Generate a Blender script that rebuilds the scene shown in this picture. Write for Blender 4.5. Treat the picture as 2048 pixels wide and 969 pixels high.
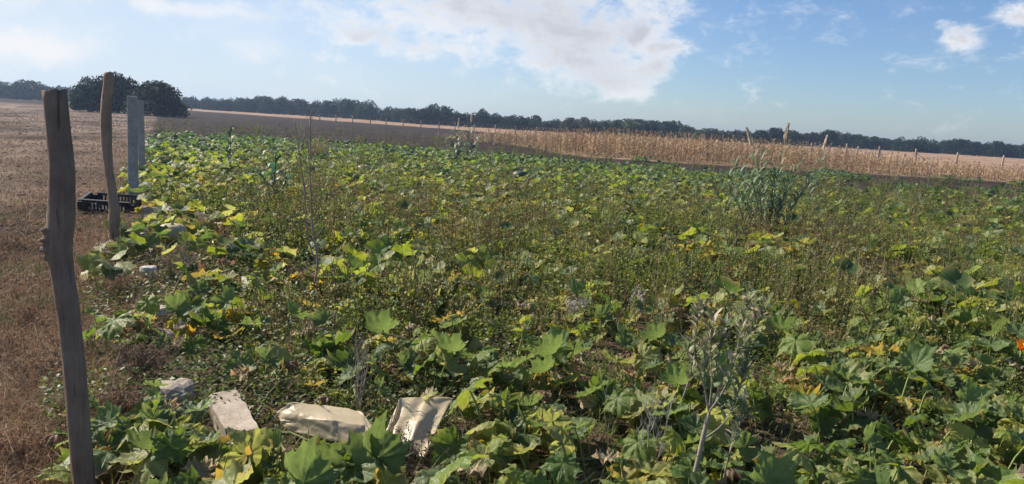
import bpy, math, random
import numpy as np
from mathutils import Vector, Matrix, Euler, noise as mnoise

R = math.radians
rng = np.random.default_rng(7)
random.seed(7)
for o in list(bpy.data.objects):
    bpy.data.objects.remove(o)
scene = bpy.context.scene
COL = scene.collection

# ------------------------------------------------------------------ camera
CAM_H = 1.6
F = 1500.0
PITCH, ROLL = 9.05, 3.35
cd = bpy.data.cameras.new('camera')
cam = bpy.data.objects.new('camera', cd)
COL.objects.link(cam)
cam.location = (0, 0, CAM_H)
camM = Matrix.Rotation(R(90 - PITCH), 3, 'X') @ Matrix.Rotation(R(ROLL), 3, 'Z')
cam.rotation_euler = camM.to_euler()
cd.sensor_width = 36
cd.lens = 36 * F / 2048
cd.clip_start = 0.05
cd.clip_end = 5000
scene.camera = cam

# ------------------------------------------------------------------ sky, sun, exposure
SUN_AZ, SUN_EL = -60.0, 38.0
SUN_STR, SKY_STR = 5.0, 0.12
scene.view_settings.view_transform = 'Standard'
scene.view_settings.look = 'None'
scene.view_settings.gamma = 1
scene.view_settings.exposure = 0.55
scene.view_settings.use_curve_mapping = False

d = Vector((math.sin(R(SUN_AZ)) * math.cos(R(SUN_EL)), math.cos(R(SUN_AZ)) * math.cos(R(SUN_EL)), math.sin(R(SUN_EL))))
sl = bpy.data.lights.new('sun', 'SUN')
sl.energy = SUN_STR
sl.angle = R(0.5)
sl.color = (1.0, 0.90, 0.76)
so = bpy.data.objects.new('sun', sl)
COL.objects.link(so)
so.rotation_euler = d.to_track_quat('Z', 'Y').to_euler()
so.location = (-20, 20, 30)

CM = np.array(camM)
def ray(px, py):
    v = np.array([(px - 1024) / F, -(py - 484.5) / F, -1.0])
    return CM @ v
def at(px, py, z=0.0):
    r = ray(px, py)
    t = (z - CAM_H) / r[2]
    return np.array([r[0] * t, r[1] * t, z])
def atY(px, py, Y):
    r = ray(px, py)
    t = Y / r[1]
    return np.array([r[0] * t, Y, CAM_H + r[2] * t])
def project(P):
    P = np.atleast_2d(P) - np.array([0, 0, CAM_H])
    c = P @ CM
    z = np.where(-c[:, 2] > 0.01, -c[:, 2], 0.01)
    return 1024 + F * c[:, 0] / z, 484.5 - F * c[:, 1] / z

# ------------------------------------------------------------------ node helpers
class NT:
    def __init__(s, nt):
        s.nt = nt
    def n(s, typ, **kw):
        nd = s.nt.nodes.new(typ)
        for k, v in kw.items():
            setattr(nd, k, v)
        return nd
    def l(s, a, b):
        s.nt.links.new(a, b)
    def set(s, sock, v):
        if isinstance(v, bpy.types.NodeSocket):
            s.l(v, sock)
        else:
            sock.default_value = v
    def math(s, op, a, b=0.0, c=None, clamp=False):
        nd = s.n('ShaderNodeMath', operation=op, use_clamp=clamp)
        s.set(nd.inputs[0], a)
        s.set(nd.inputs[1], b)
        if c is not None:
            s.set(nd.inputs[2], c)
        return nd.outputs[0]
    def mix(s, f, a, b, mode='MIX'):
        nd = s.n('ShaderNodeMix', data_type='RGBA', blend_type=mode)
        s.set(nd.inputs[0], f)
        s.set(nd.inputs[6], a)
        s.set(nd.inputs[7], b)
        return nd.outputs[2]
    def ss(s, v, lo, hi):
        nd = s.n('ShaderNodeMapRange', interpolation_type='SMOOTHSTEP')
        s.set(nd.inputs[0], v)
        nd.inputs[1].default_value = lo
        nd.inputs[2].default_value = hi
        return nd.outputs[0]
    def noise(s, vec, scale, detail=4, rough=0.55, dist=0.0):
        nd = s.n('ShaderNodeTexNoise')
        if vec is not None:
            s.l(vec, nd.inputs['Vector'])
        nd.inputs['Scale'].default_value = scale
        nd.inputs['Detail'].default_value = detail
        nd.inputs['Roughness'].default_value = rough
        nd.inputs['Distortion'].default_value = dist
        return nd.outputs[0]
    def mapping(s, vec, scale=(1, 1, 1), loc=(0, 0, 0)):
        nd = s.n('ShaderNodeMapping')
        s.l(vec, nd.inputs[0])
        nd.inputs['Scale'].default_value = scale
        nd.inputs['Location'].default_value = loc
        return nd.outputs[0]

def c4(c):
    return (c[0], c[1], c[2], 1)

# ------------------------------------------------------------------ world: Nishita sky with clouds fixed in the world
world = bpy.data.worlds.new('World')
scene.world = world
world.use_nodes = True
wt = NT(world.node_tree)
world.node_tree.nodes.clear()
out = wt.n('ShaderNodeOutputWorld')
sky = wt.n('ShaderNodeTexSky', sky_type='NISHITA')
sky.sun_disc = False
sky.sun_elevation = R(SUN_EL)
sky.sun_rotation = R(SUN_AZ)
sky.altitude = 50
sky.air_density = 1.0
sky.dust_density = 0.4
sky.ozone_density = 2.2
bg1 = wt.n('ShaderNodeBackground')
bg1.inputs[1].default_value = SKY_STR
tc = wt.n('ShaderNodeTexCoord')
D = tc.outputs['Generated']
sx = wt.n('ShaderNodeSeparateXYZ')
wt.l(D, sx.inputs[0])
hs = wt.n('ShaderNodeHueSaturation')
hs.inputs['Saturation'].default_value = 1.0
hs.inputs['Value'].default_value = 0.95
wt.l(sky.outputs[0], hs.inputs['Color'])
# warp direction with noise so the cloud edges are uneven
nwarp = wt.n('ShaderNodeTexNoise')
nwarp.inputs['Scale'].default_value = 9
nwarp.inputs['Detail'].default_value = 5
nwarp.inputs['Roughness'].default_value = 0.6
wt.l(D, nwarp.inputs['Vector'])
vs = wt.n('ShaderNodeVectorMath', operation='MULTIPLY_ADD')
wt.l(nwarp.outputs['Color'], vs.inputs[0])
vs.inputs[1].default_value = (0.10, 0.10, 0.10)
wt.l(D, vs.inputs[2])
wdir = wt.n('ShaderNodeVectorMath', operation='SUBTRACT')
wt.l(vs.outputs[0], wdir.inputs[0])
wdir.inputs[1].default_value = (0.05, 0.05, 0.05)
ws = wt.n('ShaderNodeSeparateXYZ')
wt.l(wdir.outputs[0], ws.inputs[0])
yy = wt.math('MAXIMUM', ws.outputs[1], 0.05)
U = wt.math('DIVIDE', ws.outputs[0], yy)
V = wt.math('DIVIDE', ws.outputs[2], yy)
def uv_of(px, py):
    r = ray(px, py)
    return r[0] / r[1], r[2] / r[1]
def blob(px, py, wx, wy, amp, rot=0.0):
    u0, v0 = uv_of(px, py)
    du = wt.math('SUBTRACT', U, u0)
    dv = wt.math('SUBTRACT', V, v0)
    s_, c_ = math.sin(R(ROLL + rot)), math.cos(R(ROLL + rot))
    a = wt.math('SUBTRACT', wt.math('MULTIPLY', du, c_), wt.math('MULTIPLY', dv, s_))
    b = wt.math('ADD', wt.math('MULTIPLY', du, s_), wt.math('MULTIPLY', dv, c_))
    a = wt.math('DIVIDE', a, wx / F)
    b = wt.math('DIVIDE', b, wy / F)
    q = wt.math('ADD', wt.math('MULTIPLY', a, a), wt.math('MULTIPLY', b, b))
    e = wt.math('POWER', 2.718, wt.math('MULTIPLY', q, -1.0))
    return wt.math('MULTIPLY', e, amp)
def total(bl):
    t = bl[0]
    for b in bl[1:]:
        t = wt.math('ADD', t, b)
    return t
big = total([blob(930, 15, 330, 62, .68), blob(720, 66, 120, 24, .62), blob(1180, 72, 150, 58, .42), blob(1240, 140, 100, 34, .42),
             blob(1200, -60, 260, 70, .62), blob(860, 108, 110, 24, .42), blob(640, 112, 40, 14, .5), blob(1080, 120, 110, 34, .42),
             blob(1905, 68, 66, 20, .72), blob(2040, 48, 56, 20, .72), blob(1220, 170, 90, 26, .34), blob(1330, 140, 40, 26, .45), blob(1296, 62, 34, 22, .6), blob(1345, 104, 30, 12, .5)])
left = total([blob(70, 80, 150, 34, .85), blob(460, 70, 120, 34, .65), blob(360, 2, 330, 22, .85), blob(-260, 60, 280, 160, .8)])
fb = wt.noise(wt.mapping(D, (1, 1, 1.9)), 19, 9, 0.66, 0.3)
fb2 = wt.noise(wt.mapping(D, (1, 1, 2.0), (3.1, 1.7, 0.3)), 5, 6, 0.6)
cb = wt.math('ADD', big, wt.math('MULTIPLY', wt.math('SUBTRACT', fb, 0.5), 2.1))
ab = wt.ss(cb, 0.08, 0.85)
ab = wt.math('MULTIPLY', ab, 0.92)
cl = wt.math('ADD', left, wt.math('MULTIPLY', wt.math('SUBTRACT', fb2, 0.5), 2.0))
al = wt.math('MULTIPLY', wt.ss(cl, 0.15, 1.15), 0.85)
aup = wt.ss(sx.outputs[2], 0.0, 0.04)
# thick middle of the bank is greyer (seen from its shaded side)
thick = wt.ss(wt.math('ADD', big, wt.math('MULTIPLY', wt.math('SUBTRACT', fb, 0.5), 0.9)), 0.42, 1.05)
ccol = wt.mix(thick, (0.645, 0.65, 0.665, 1), (0.41, 0.42, 0.46, 1))
lcol = (0.66, 0.65, 0.655, 1)
# thin milky air towards the sun
sd = wt.n('ShaderNodeVectorMath', operation='DOT_PRODUCT')
wt.l(D, sd.inputs[0])
sd.inputs[1].default_value = tuple(Vector((math.sin(R(SUN_AZ)), math.cos(R(SUN_AZ)), 0.12)).normalized())
glow = wt.math('MULTIPLY', wt.ss(sd.outputs['Value'], 0.20, 1.0), 0.86)
bgA = wt.n('ShaderNodeBackground')
bgA.inputs[0].default_value = (0.47, 0.54, 0.62, 1)
bgL = wt.n('ShaderNodeBackground')
bgL.inputs[0].default_value = lcol
bgB = wt.n('ShaderNodeBackground')
wt.l(ccol, bgB.inputs[0])
wt.l(wt.mix(1.0, hs.outputs[0], (0.51, 0.60, 0.76, 1), 'MULTIPLY'), bg1.inputs[0])
m0 = wt.n('ShaderNodeMixShader')
wt.l(glow, m0.inputs[0]); wt.l(bg1.outputs[0], m0.inputs[1]); wt.l(bgA.outputs[0], m0.inputs[2])
m1 = wt.n('ShaderNodeMixShader')
wt.l(al, m1.inputs[0]); wt.l(m0.outputs[0], m1.inputs[1]); wt.l(bgL.outputs[0], m1.inputs[2])
m2 = wt.n('ShaderNodeMixShader')
wt.l(wt.math('MULTIPLY', ab, aup), m2.inputs[0]); wt.l(m1.outputs[0], m2.inputs[1]); wt.l(bgB.outputs[0], m2.inputs[2])
wt.l(m2.outputs[0], out.inputs[0])

# ------------------------------------------------------------------ materials
def new_mat(name):
    m = bpy.data.materials.new(name)
    m.use_nodes = True
    m.node_tree.nodes.clear()
    t = NT(m.node_tree)
    o = t.n('ShaderNodeOutputMaterial')
    return m, t, o
def attr(t, name, out='Color'):
    a = t.n('ShaderNodeAttribute', attribute_name=name)
    return a.outputs[out]

def leaf_material(name, veins=True, transl=0.35, rough=0.5, spec=0.5, rv=0.3):
    m, t, o = new_mat(name)
    col = attr(t, 'tint')
    oi = t.n('ShaderNodeObjectInfo')
    geo = t.n('ShaderNodeNewGeometry')
    obj = t.n('ShaderNodeTexCoord').outputs['Object']
    nz = t.noise(obj, 22 if veins else 9, 3, 0.6)
    val = t.math('ADD', 0.72, t.math('MULTIPLY', nz, 0.5))
    val = t.math('MULTIPLY', val, t.math('ADD', 1 - rv / 2, t.math('MULTIPLY', oi.outputs['Random'], rv)))
    base = t.mix(1.0, col, val, 'MULTIPLY')
    p = t.n('ShaderNodeBsdfPrincipled')
    if veins:
        lc = t.n('ShaderNodeAttribute', attribute_name='lc').outputs['Vector']
        sp = t.n('ShaderNodeSeparateXYZ')
        t.l(lc, sp.inputs[0])
        rho, th = sp.outputs[0], sp.outputs[1]
        s25 = t.math('ABSOLUTE', t.math('SINE', t.math('MULTIPLY', th, 2.5)))
        dist = t.math('MULTIPLY', s25, rho)
        vein = t.math('SUBTRACT', 1.0, t.ss(dist, 0.02, 0.07))
        # side veins
        sv = t.math('ABSOLUTE', t.math('SINE', t.math('ADD', t.math('MULTIPLY', rho, 17.0), t.math('MULTIPLY', s25, -6.0))))
        sv = t.math('MULTIPLY', t.math('SUBTRACT', 1.0, t.ss(sv, 0.0, 0.28)), 0.5)
        vein = t.math('MAXIMUM', vein, sv)
        base2 = t.mix(t.math('MULTIPLY', vein, 0.22), base, (0.26, 0.32, 0.14, 1))
        p.inputs['Sheen Weight'].default_value = 0.08
        p.inputs['Sheen Roughness'].default_value = 0.4
        p.inputs['Sheen Tint'].default_value = (0.9, 1.0, 0.75, 1)
        # silvery blotches between the veins
        bl = t.ss(t.noise(obj, 45, 2, 0.5), 0.60, 0.72)
        base2 = t.mix(t.math('MULTIPLY', bl, 0.22), base2, (0.32, 0.38, 0.28, 1))
        bmp = t.n('ShaderNodeBump')
        bmp.inputs['Strength'].default_value = 0.5
        bmp.inputs['Distance'].default_value = 0.006
        t.l(t.math('SUBTRACT', t.noise(obj, 60, 2, 0.5), t.math('MULTIPLY', vein, 0.6)), bmp.inputs['Height'])
        t.l(bmp.outputs[0], p.inputs['Normal'])
        base = base2
    t.l(base, p.inputs['Base Color'])
    p.inputs['Roughness'].default_value = rough
    p.inputs['Specular IOR Level'].default_value = spec
    tr = t.n('ShaderNodeBsdfTranslucent')
    hs_ = t.n('ShaderNodeHueSaturation')
    hs_.inputs['Saturation'].default_value = 1.12
    hs_.inputs['Hue'].default_value = 0.475
    hs_.inputs['Value'].default_value = 2.0
    t.l(base, hs_.inputs['Color'])
    t.l(hs_.outputs[0], tr.inputs[0])
    mx = t.n('ShaderNodeMixShader')
    mx.inputs[0].default_value = transl
    t.l(p.outputs[0], mx.inputs[1])
    t.l(tr.outputs[0], mx.inputs[2])
    t.l(mx.outputs[0], o.inputs[0])
    return m

M_LEAF = leaf_material('squash_leaf', True, 0.42, 0.5, 0.42)
M_SMALL = leaf_material('small_leaf', False, 0.30, 0.5, 0.35)
M_DRY = leaf_material('dry_plant', False, 0.15, 0.8, 0.15)
M_TREE = leaf_material('oak_foliage', False, 0.15, 0.7, 0.12, rv=0.9)

def tint_material(name, rough=0.8, spec=0.2, scale=30, bump=0.3, dist=0.01):
    m, t, o = new_mat(name)
    p = t.n('ShaderNodeBsdfPrincipled')
    obj = t.n('ShaderNodeTexCoord').outputs['Object']
    nz = t.noise(obj, scale, 5, 0.65)
    b = t.mix(1.0, attr(t, 'tint'), t.math('ADD', 0.55, t.math('MULTIPLY', nz, 0.9)), 'MULTIPLY')
    t.l(b, p.inputs['Base Color'])
    p.inputs['Roughness'].default_value = rough
    p.inputs['Specular IOR Level'].default_value = spec
    bm = t.n('ShaderNodeBump')
    bm.inputs['Strength'].default_value = bump
    bm.inputs['Distance'].default_value = dist
    t.l(nz, bm.inputs['Height'])
    t.l(bm.outputs[0], p.inputs['Normal'])
    t.l(p.outputs[0], o.inputs[0])
    return m
M_STEM = tint_material('stem', 0.6, 0.3, 40)
M_STONE = tint_material('stone', 0.9, 0.15, 22, 0.7, 0.02)

def wood_material(name, c1, c2):
    m, t, o = new_mat(name)
    p = t.n('ShaderNodeBsdfPrincipled')
    obj = t.n('ShaderNodeTexCoord').outputs['Object']
    g = t.noise(t.mapping(obj, (1, 1, 0.07)), 95, 7, 0.7, 0.3)
    blot = t.noise(obj, 5, 4, 0.6)
    crack = t.ss(t.noise(t.mapping(obj, (1, 1, 0.045)), 48, 3, 0.5, 0.5), 0.62, 0.72)
    f = t.math('ADD', t.math('MULTIPLY', g, 0.9), t.math('MULTIPLY', t.math('SUBTRACT', blot, 0.5), 2.0), clamp=True)
    col = t.mix(f, c4(c1), c4(c2))
    col = t.mix(t.math('MULTIPLY', crack, 0.55), col, (0.07, 0.055, 0.045, 1))
    t.l(col, p.inputs['Base Color'])
    p.inputs['Roughness'].default_value = 0.85
    p.inputs['Specular IOR Level'].default_value = 0.2
    bm = t.n('ShaderNodeBump')
    bm.inputs['Strength'].default_value = 1.0
    bm.inputs['Distance'].default_value = 0.014
    t.l(t.math('SUBTRACT', g, crack), bm.inputs['Height'])
    t.l(bm.outputs[0], p.inputs['Normal'])
    t.l(p.outputs[0], o.inputs[0])
    return m
M_WOOD = wood_material('weathered_wood', (0.17, 0.118, 0.082), (0.40, 0.305, 0.225))
M_WOOD2 = wood_material('weathered_wood_brown', (0.22, 0.15, 0.10), (0.46, 0.34, 0.25))

def plain_noise_mat(name, c1, c2, scale=12, rough=0.8, bump=0.4, spec=0.2, dist=0.01):
    m, t, o = new_mat(name)
    p = t.n('ShaderNodeBsdfPrincipled')
    obj = t.n('ShaderNodeTexCoord').outputs['Object']
    nz = t.noise(obj, scale, 7, 0.65)
    f2 = t.noise(obj, scale * 6, 4, 0.6)
    f = t.math('ADD', t.math('MULTIPLY', t.math('SUBTRACT', nz, 0.3), 1.6), t.math('MULTIPLY', t.math('SUBTRACT', f2, 0.5), 0.8), clamp=True)
    t.l(t.mix(f, c4(c1), c4(c2)), p.inputs['Base Color'])
    p.inputs['Roughness'].default_value = rough
    p.inputs['Specular IOR Level'].default_value = spec
    bm = t.n('ShaderNodeBump')
    bm.inputs['Strength'].default_value = bump
    bm.inputs['Distance'].default_value = dist
    t.l(t.math('ADD', nz, t.math('MULTIPLY', f2, 0.4)), bm.inputs['Height'])
    t.l(bm.outputs[0], p.inputs['Normal'])
    t.l(p.outputs[0], o.inputs[0])
    return m
M_CONC = plain_noise_mat('concrete_post', (0.26, 0.25, 0.225), (0.54, 0.52, 0.48), 7, 0.85, 0.8)
M_BLOCK = plain_noise_mat('limestone_block', (0.28, 0.23, 0.18), (0.58, 0.50, 0.42), 14, 0.9, 0.8, 0.15, 0.012)
M_CRATE = plain_noise_mat('black_plastic', (0.012, 0.012, 0.014), (0.035, 0.033, 0.035), 20, 0.45, 0.1, 0.5)
M_FRUIT = plain_noise_mat('squash_rind', (0.36, 0.30, 0.16), (0.52, 0.45, 0.28), 10, 0.45, 0.1, 0.4)
M_FRUITD = plain_noise_mat('dark_squash_rind', (0.03, 0.055, 0.035), (0.08, 0.11, 0.07), 10, 0.45, 0.1, 0.4)

m, t, o = new_mat('plastic_sheet')
p = t.n('ShaderNodeBsdfPrincipled')
obj = t.n('ShaderNodeTexCoord').outputs['Object']
nz = t.noise(obj, 9, 5, 0.65, 0.6)
dirt = t.ss(t.noise(obj, 5, 5, 0.7), 0.60, 0.85)
t.l(t.mix(t.math('MULTIPLY', dirt, 0.3), t.mix(nz, (0.66, 0.56, 0.38, 1), (0.80, 0.71, 0.52, 1)), (0.35, 0.26, 0.17, 1)), p.inputs['Base Color'])
p.inputs['Roughness'].default_value = 0.38
bm = t.n('ShaderNodeBump')
bm.inputs['Strength'].default_value = 0.25
bm.inputs['Distance'].default_value = 0.012
t.l(t.noise(obj, 11, 3, 0.55, 1.6), bm.inputs['Height'])
t.l(bm.outputs[0], p.inputs['Normal'])
tr = t.n('ShaderNodeBsdfTranslucent')
tr.inputs[0].default_value = (0.85, 0.72, 0.50, 1)
mx = t.n('ShaderNodeMixShader')
mx.inputs[0].default_value = 0.45
t.l(p.outputs[0], mx.inputs[1]); t.l(tr.outputs[0], mx.inputs[2]); t.l(mx.outputs[0], o.inputs[0])
M_SHEET = m

# ------------------------------------------------------------------ geometry accumulator
class Geo:
    def __init__(s):
        s.V, s.Q, s.T, s.C, s.L = [], [], [], [], []
        s.n = 0
    def add(s, V, Q=None, T=None, C=(1, 1, 1), L=None):
        V = np.asarray(V, float).reshape(-1, 3)
        k = len(V)
        C = np.asarray(C, float)
        if C.ndim == 1:
            C = np.tile(C[:3], (k, 1))
        s.V.append(V); s.C.append(C)
        s.L.append(np.zeros((k, 3)) + 0.5 if L is None else L)
        if Q is not None and len(Q):
            s.Q.append(np.asarray(Q, np.int64).reshape(-1, 4) + s.n)
        if T is not None and len(T):
            s.T.append(np.asarray(T, np.int64).reshape(-1, 3) + s.n)
        s.n += k
    def arrays(s):
        V = np.concatenate(s.V); C = np.concatenate(s.C); L = np.concatenate(s.L)
        Q = np.concatenate(s.Q) if s.Q else np.zeros((0, 4), np.int64)
        T = np.concatenate(s.T) if s.T else np.zeros((0, 3), np.int64)
        return V, Q, T, C, L
    def append(s, arr, M=None, cmul=None):
        V, Q, T, C, L = arr
        if M is not None:
            M = np.asarray(M)
            V = V @ M[:3, :3].T + M[:3, 3]
        if cmul is not None:
            C = C * np.asarray(cmul)
        s.V.append(V); s.C.append(C); s.L.append(L)
        if len(Q): s.Q.append(Q + s.n)
        if len(T): s.T.append(T + s.n)
        s.n += len(V)
    def scatter(s, arr, P, rot, sc, cmul, zs=None):
        """many copies of arr: P (n,3), rot (n), sc (n), cmul (n,3)"""
        V, Q, T, C, L = arr
        n, k = len(P), len(V)
        if n == 0:
            return
        c, si = np.cos(rot)[:, None], np.sin(rot)[:, None]
        zsc = sc if zs is None else sc * zs
        X = (V[None, :, 0] * c - V[None, :, 1] * si) * sc[:, None] + P[:, 0:1]
        Y = (V[None, :, 0] * si + V[None, :, 1] * c) * sc[:, None] + P[:, 1:2]
        Z = V[None, :, 2] * zsc[:, None] + P[:, 2:3]
        s.V.append(np.stack([X, Y, Z], -1).reshape(-1, 3))
        s.C.append((C[None] * cmul[:, None, :]).reshape(-1, 3))
        s.L.append(np.tile(L, (n, 1)))
        off = (np.arange(n) * k)[:, None, None] + s.n
        if len(Q): s.Q.append((Q[None] + off).reshape(-1, 4))
        if len(T): s.T.append((T[None] + off).reshape(-1, 3))
        s.n += n * k
    def mesh(s, name, mat, smooth=True):
        V, Q, T, C, L = s.arrays()
        me = bpy.data.meshes.new(name)
        me.vertices.add(len(V))
        me.vertices.foreach_set('co', V.astype(np.float32).ravel())
        nl = len(Q) * 4 + len(T) * 3
        me.loops.add(nl)
        me.loops.foreach_set('vertex_index', np.concatenate([Q.ravel(), T.ravel()]).astype(np.int32))
        me.polygons.add(len(Q) + len(T))
        ls = np.concatenate([np.arange(len(Q)) * 4, len(Q) * 4 + np.arange(len(T)) * 3]).astype(np.int32)
        me.polygons.foreach_set('loop_start', ls)
        me.polygons.foreach_set('use_smooth', np.full(len(Q) + len(T), smooth))
        a = me.attributes.new('tint', 'FLOAT_COLOR', 'POINT')
        a.data.foreach_set('color', np.concatenate([C, np.ones((len(C), 1))], 1).astype(np.float32).ravel())
        a = me.attributes.new('lc', 'FLOAT_VECTOR', 'POINT')
        a.data.foreach_set('vector', L.astype(np.float32).ravel())
        me.materials.append(mat)
        me.update(calc_edges=True)
        me.validate()
        return me

def link(name, me, parent=None, loc=(0, 0, 0), rot=(0, 0, 0), sc=1.0):
    ob = bpy.data.objects.new(name, me)
    COL.objects.link(ob)
    ob.location = loc
    ob.rotation_euler = rot
    ob.scale = (sc, sc, sc) if not isinstance(sc, (tuple, list)) else sc
    if parent is not None:
        ob.parent = parent
    return ob
def tag(ob, label=None, cat=None, group=None, kind=None):
    if label: ob['label'] = label
    if cat: ob['category'] = cat
    if group: ob['group'] = group
    if kind: ob['kind'] = kind
    return ob
def empty(name, loc, label, cat, group=None, rz=0, sc=1.0):
    ob = link(name, None, None, loc, (0, 0, rz), sc)
    ob.empty_display_size = 0.1
    return tag(ob, label, cat, group)

def tube(g, P, rad, C=(1, 1, 1), sides=5, cap=True, jit=0.0):
    P = np.asarray(P, float)
    n = len(P)
    rad = np.broadcast_to(np.asarray(rad, float), (n,))
    tn = np.gradient(P, axis=0)
    tn /= np.linalg.norm(tn, axis=1)[:, None] + 1e-9
    ref = np.array([1.0, 0.13, 0.07]) if abs(tn[0][2]) > 0.7 else np.array([0.05, 0.02, 1.0])
    a = np.cross(tn, ref); a /= np.linalg.norm(a, axis=1)[:, None] + 1e-9
    b = np.cross(tn, a)
    th = np.arange(sides) * 2 * np.pi / sides
    rr = rad[:, None] * (1 + (rng.normal(0, jit, (n, sides)) if jit else 0))
    V = P[:, None] + rr[..., None] * (a[:, None] * np.cos(th)[None, :, None] + b[:, None] * np.sin(th)[None, :, None])
    V = V.reshape(-1, 3)
    i = np.arange(n - 1)[:, None] * sides
    j = np.arange(sides)[None]
    j2 = (j + 1) % sides
    Q = np.stack([i + j, i + j2, i + sides + j2, i + sides + j], -1).reshape(-1, 4)
    T = []
    if cap:
        V = np.concatenate([V, P[-1:] , P[:1]])
        k = n * sides
        for jj in range(sides):
            T.append((k, (n - 1) * sides + jj, (n - 1) * sides + (jj + 1) % sides))
            T.append((k + 1, (jj + 1) % sides, jj))
    Cc = np.asarray(C, float)
    if Cc.ndim == 2:
        Cv = np.repeat(Cc, sides, 0)
        if cap: Cv = np.concatenate([Cv, Cc[-1:], Cc[:1]])
        Cc = Cv
    g.add(V, Q, T, Cc)

def blade(g, P, w, C, up=None, fold=0.25, sidev=None):
    """strap leaf along points P with half width w (array), folded along its middle"""
    P = np.asarray(P, float)
    n = len(P)
    w = np.broadcast_to(np.asarray(w, float), (n,))
    tn = np.gradient(P, axis=0)
    tn /= np.linalg.norm(tn, axis=1)[:, None] + 1e-9
    if sidev is None:
        sidev = np.cross(tn, np.array([0, 0, 1.0]) + rng.normal(0, .15, 3))
        nn = np.linalg.norm(sidev, axis=1)[:, None]
        sidev = sidev / (nn + 1e-6)
    nrm = np.cross(sidev, tn)
    A = P - sidev * w[:, None] + nrm * (w * fold)[:, None]
    B = P
    D_ = P + sidev * w[:, None] + nrm * (w * fold)[:, None]
    V = np.stack([A, B, D_], 1).reshape(-1, 3)
    Q = []
    for i in range(n - 1):
        a = i * 3
        Q += [(a, a + 1, a + 4, a + 3), (a + 1, a + 2, a + 5, a + 4)]
    Cc = np.asarray(C, float)
    if Cc.ndim == 2: Cc = np.repeat(Cc, 3, 0)
    g.add(V, Q, None, Cc)

def quadleaf(g, p, dirv, length, w, C, nrm=None):
    """small pointed leaf: kite of 4 verts"""
    dirv = dirv / (np.linalg.norm(dirv) + 1e-9)
    s = np.cross(dirv, rng.normal(0, 1, 3) if nrm is None else nrm)
    s /= np.linalg.norm(s) + 1e-9
    V = [p, p + dirv * length * .45 + s * w, p + dirv * length, p + dirv * length * .45 - s * w]
    g.add(V, [(0, 1, 2, 3)], None, C)

# ------------------------------------------------------------------ density maps measured on the photograph (pixel columns and rows)
XC = np.array([-300, 0, 200, 300, 450, 600, 800, 1000, 1200, 1400, 1600, 1800, 2048, 2400])
YR = np.array([268, 280, 300, 330, 360, 400, 450, 500, 550, 600, 650, 700, 750, 850, 950, 1200])
def tab(s):
    rows = [[int(c) for c in r] for r in s.split()]
    a = np.array(rows, float) / 9
    return np.concatenate([a[:, :1], a, a[:, -1:]], 1)
SQ = tab("""000222000000
003777300000
005899861000
006789998410
008679998522
008547666323
016333466352
016423556542
013424554346
025414344248
037513435569
017665885899
005635886999
068985988899
089996998999
089996998999""")
WD = tab("""000111000000
001332100000
002554322110
002666433332
002777666554
002797979876
002999999954
002999999985
003999899995
013698697973
012345543631
001233222310
002363224100
001122334101
000013133000
000013133000""")
YL = tab("""001111100000
002222211000
004443221110
004665432211
006777654322
007888876543
005777877655
004556778765
005666677665
005555666655
004334666544
005433333333
004433333333
004443333333
004433333333
004433333333""")
def sample(tb, px, py):
    px = np.clip(px, XC[0], XC[-1]); py = np.clip(py, YR[0], YR[-1])
    i = np.clip(np.searchsorted(XC, px) - 1, 0, len(XC) - 2)
    j = np.clip(np.searchsorted(YR, py) - 1, 0, len(YR) - 2)
    fx = (px - XC[i]) / (XC[i + 1] - XC[i]); fy = (py - YR[j]) / (YR[j + 1] - YR[j])
    return (tb[j, i] * (1 - fx) * (1 - fy) + tb[j, i + 1] * fx * (1 - fy) + tb[j + 1, i] * (1 - fx) * fy + tb[j + 1, i + 1] * fx * fy)
def fence_x(y):
    return -0.47 * y - 0.40
def vnoise(x, y, s, seed=0):
    return np.array([mnoise.noise(Vector((a * s + seed, b * s - seed, seed * .37))) for a, b in zip(np.ravel(x), np.ravel(y))])

# ------------------------------------------------------------------ ground: one sheet out past the horizon
FAR_EDGE = [(-40, 38), (-17, 36), (-11, 37.5), (-6, 35), (-1, 33.5), (5.5, 29.5), (9.4, 25), (16, 24.5), (40, 24.5)]
def far_edge(x):
    return np.interp(x, [a for a, _ in FAR_EDGE], [b for _, b in FAR_EDGE])
def ground_h(x, y):
    """small relief, computed for arrays"""
    r = np.hypot(x, y)
    fx = fence_x(y)
    bank = 0.05 * np.exp(-((x - fx) / 0.5) ** 2) + 0.055 * np.clip(fx - x + .4, 0, 1) * (np.sin(x * 3.3 + np.sin(y * 2.1) * 1.2) * np.sin(y * 2.6 + x) + .35 * np.sin(x * 9 + y * 4) * np.sin(y * 7.7 - x * 3)) * np.exp(-r / 12)
    h = bank + 0.018 * np.sin(x * 2.3 + 1.7 * np.sin(y * 1.1)) * np.cos(y * 2.9 + x * .7)
    h = h + 0.012 * np.sin(x * 7.1 + y * 3.3) * np.sin(y * 8.3 - x * 2.1)
    return h * np.exp(-r / 60)
ang = np.concatenate([np.linspace(-180, -50, 60, endpoint=False), np.linspace(-50, 50, 400), np.linspace(50, 180, 60)[1:]])
ringr = np.concatenate([[0.01], np.exp(np.linspace(math.log(0.8), math.log(3200), 330))])
AA, RR = np.meshgrid(np.radians(ang), ringr)
GX, GY = RR * np.sin(AA), RR * np.cos(AA)
gx, gy = GX.ravel(), GY.ravel()
nz1 = vnoise(gx, gy, 1.3, 3.1) + 0.5 * vnoise(gx, gy, 3.7, 8.2)
nz2 = vnoise(gx, gy, 0.25, 5.5)
gz = ground_h(gx, gy) + 0.016 * nz1 * np.exp(-np.hypot(gx, gy) / 40)
soil = np.array([0.105, 0.072, 0.052])
dark = np.array([0.046, 0.036, 0.032])
leftc = np.array([0.145, 0.100, 0.070])
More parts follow.
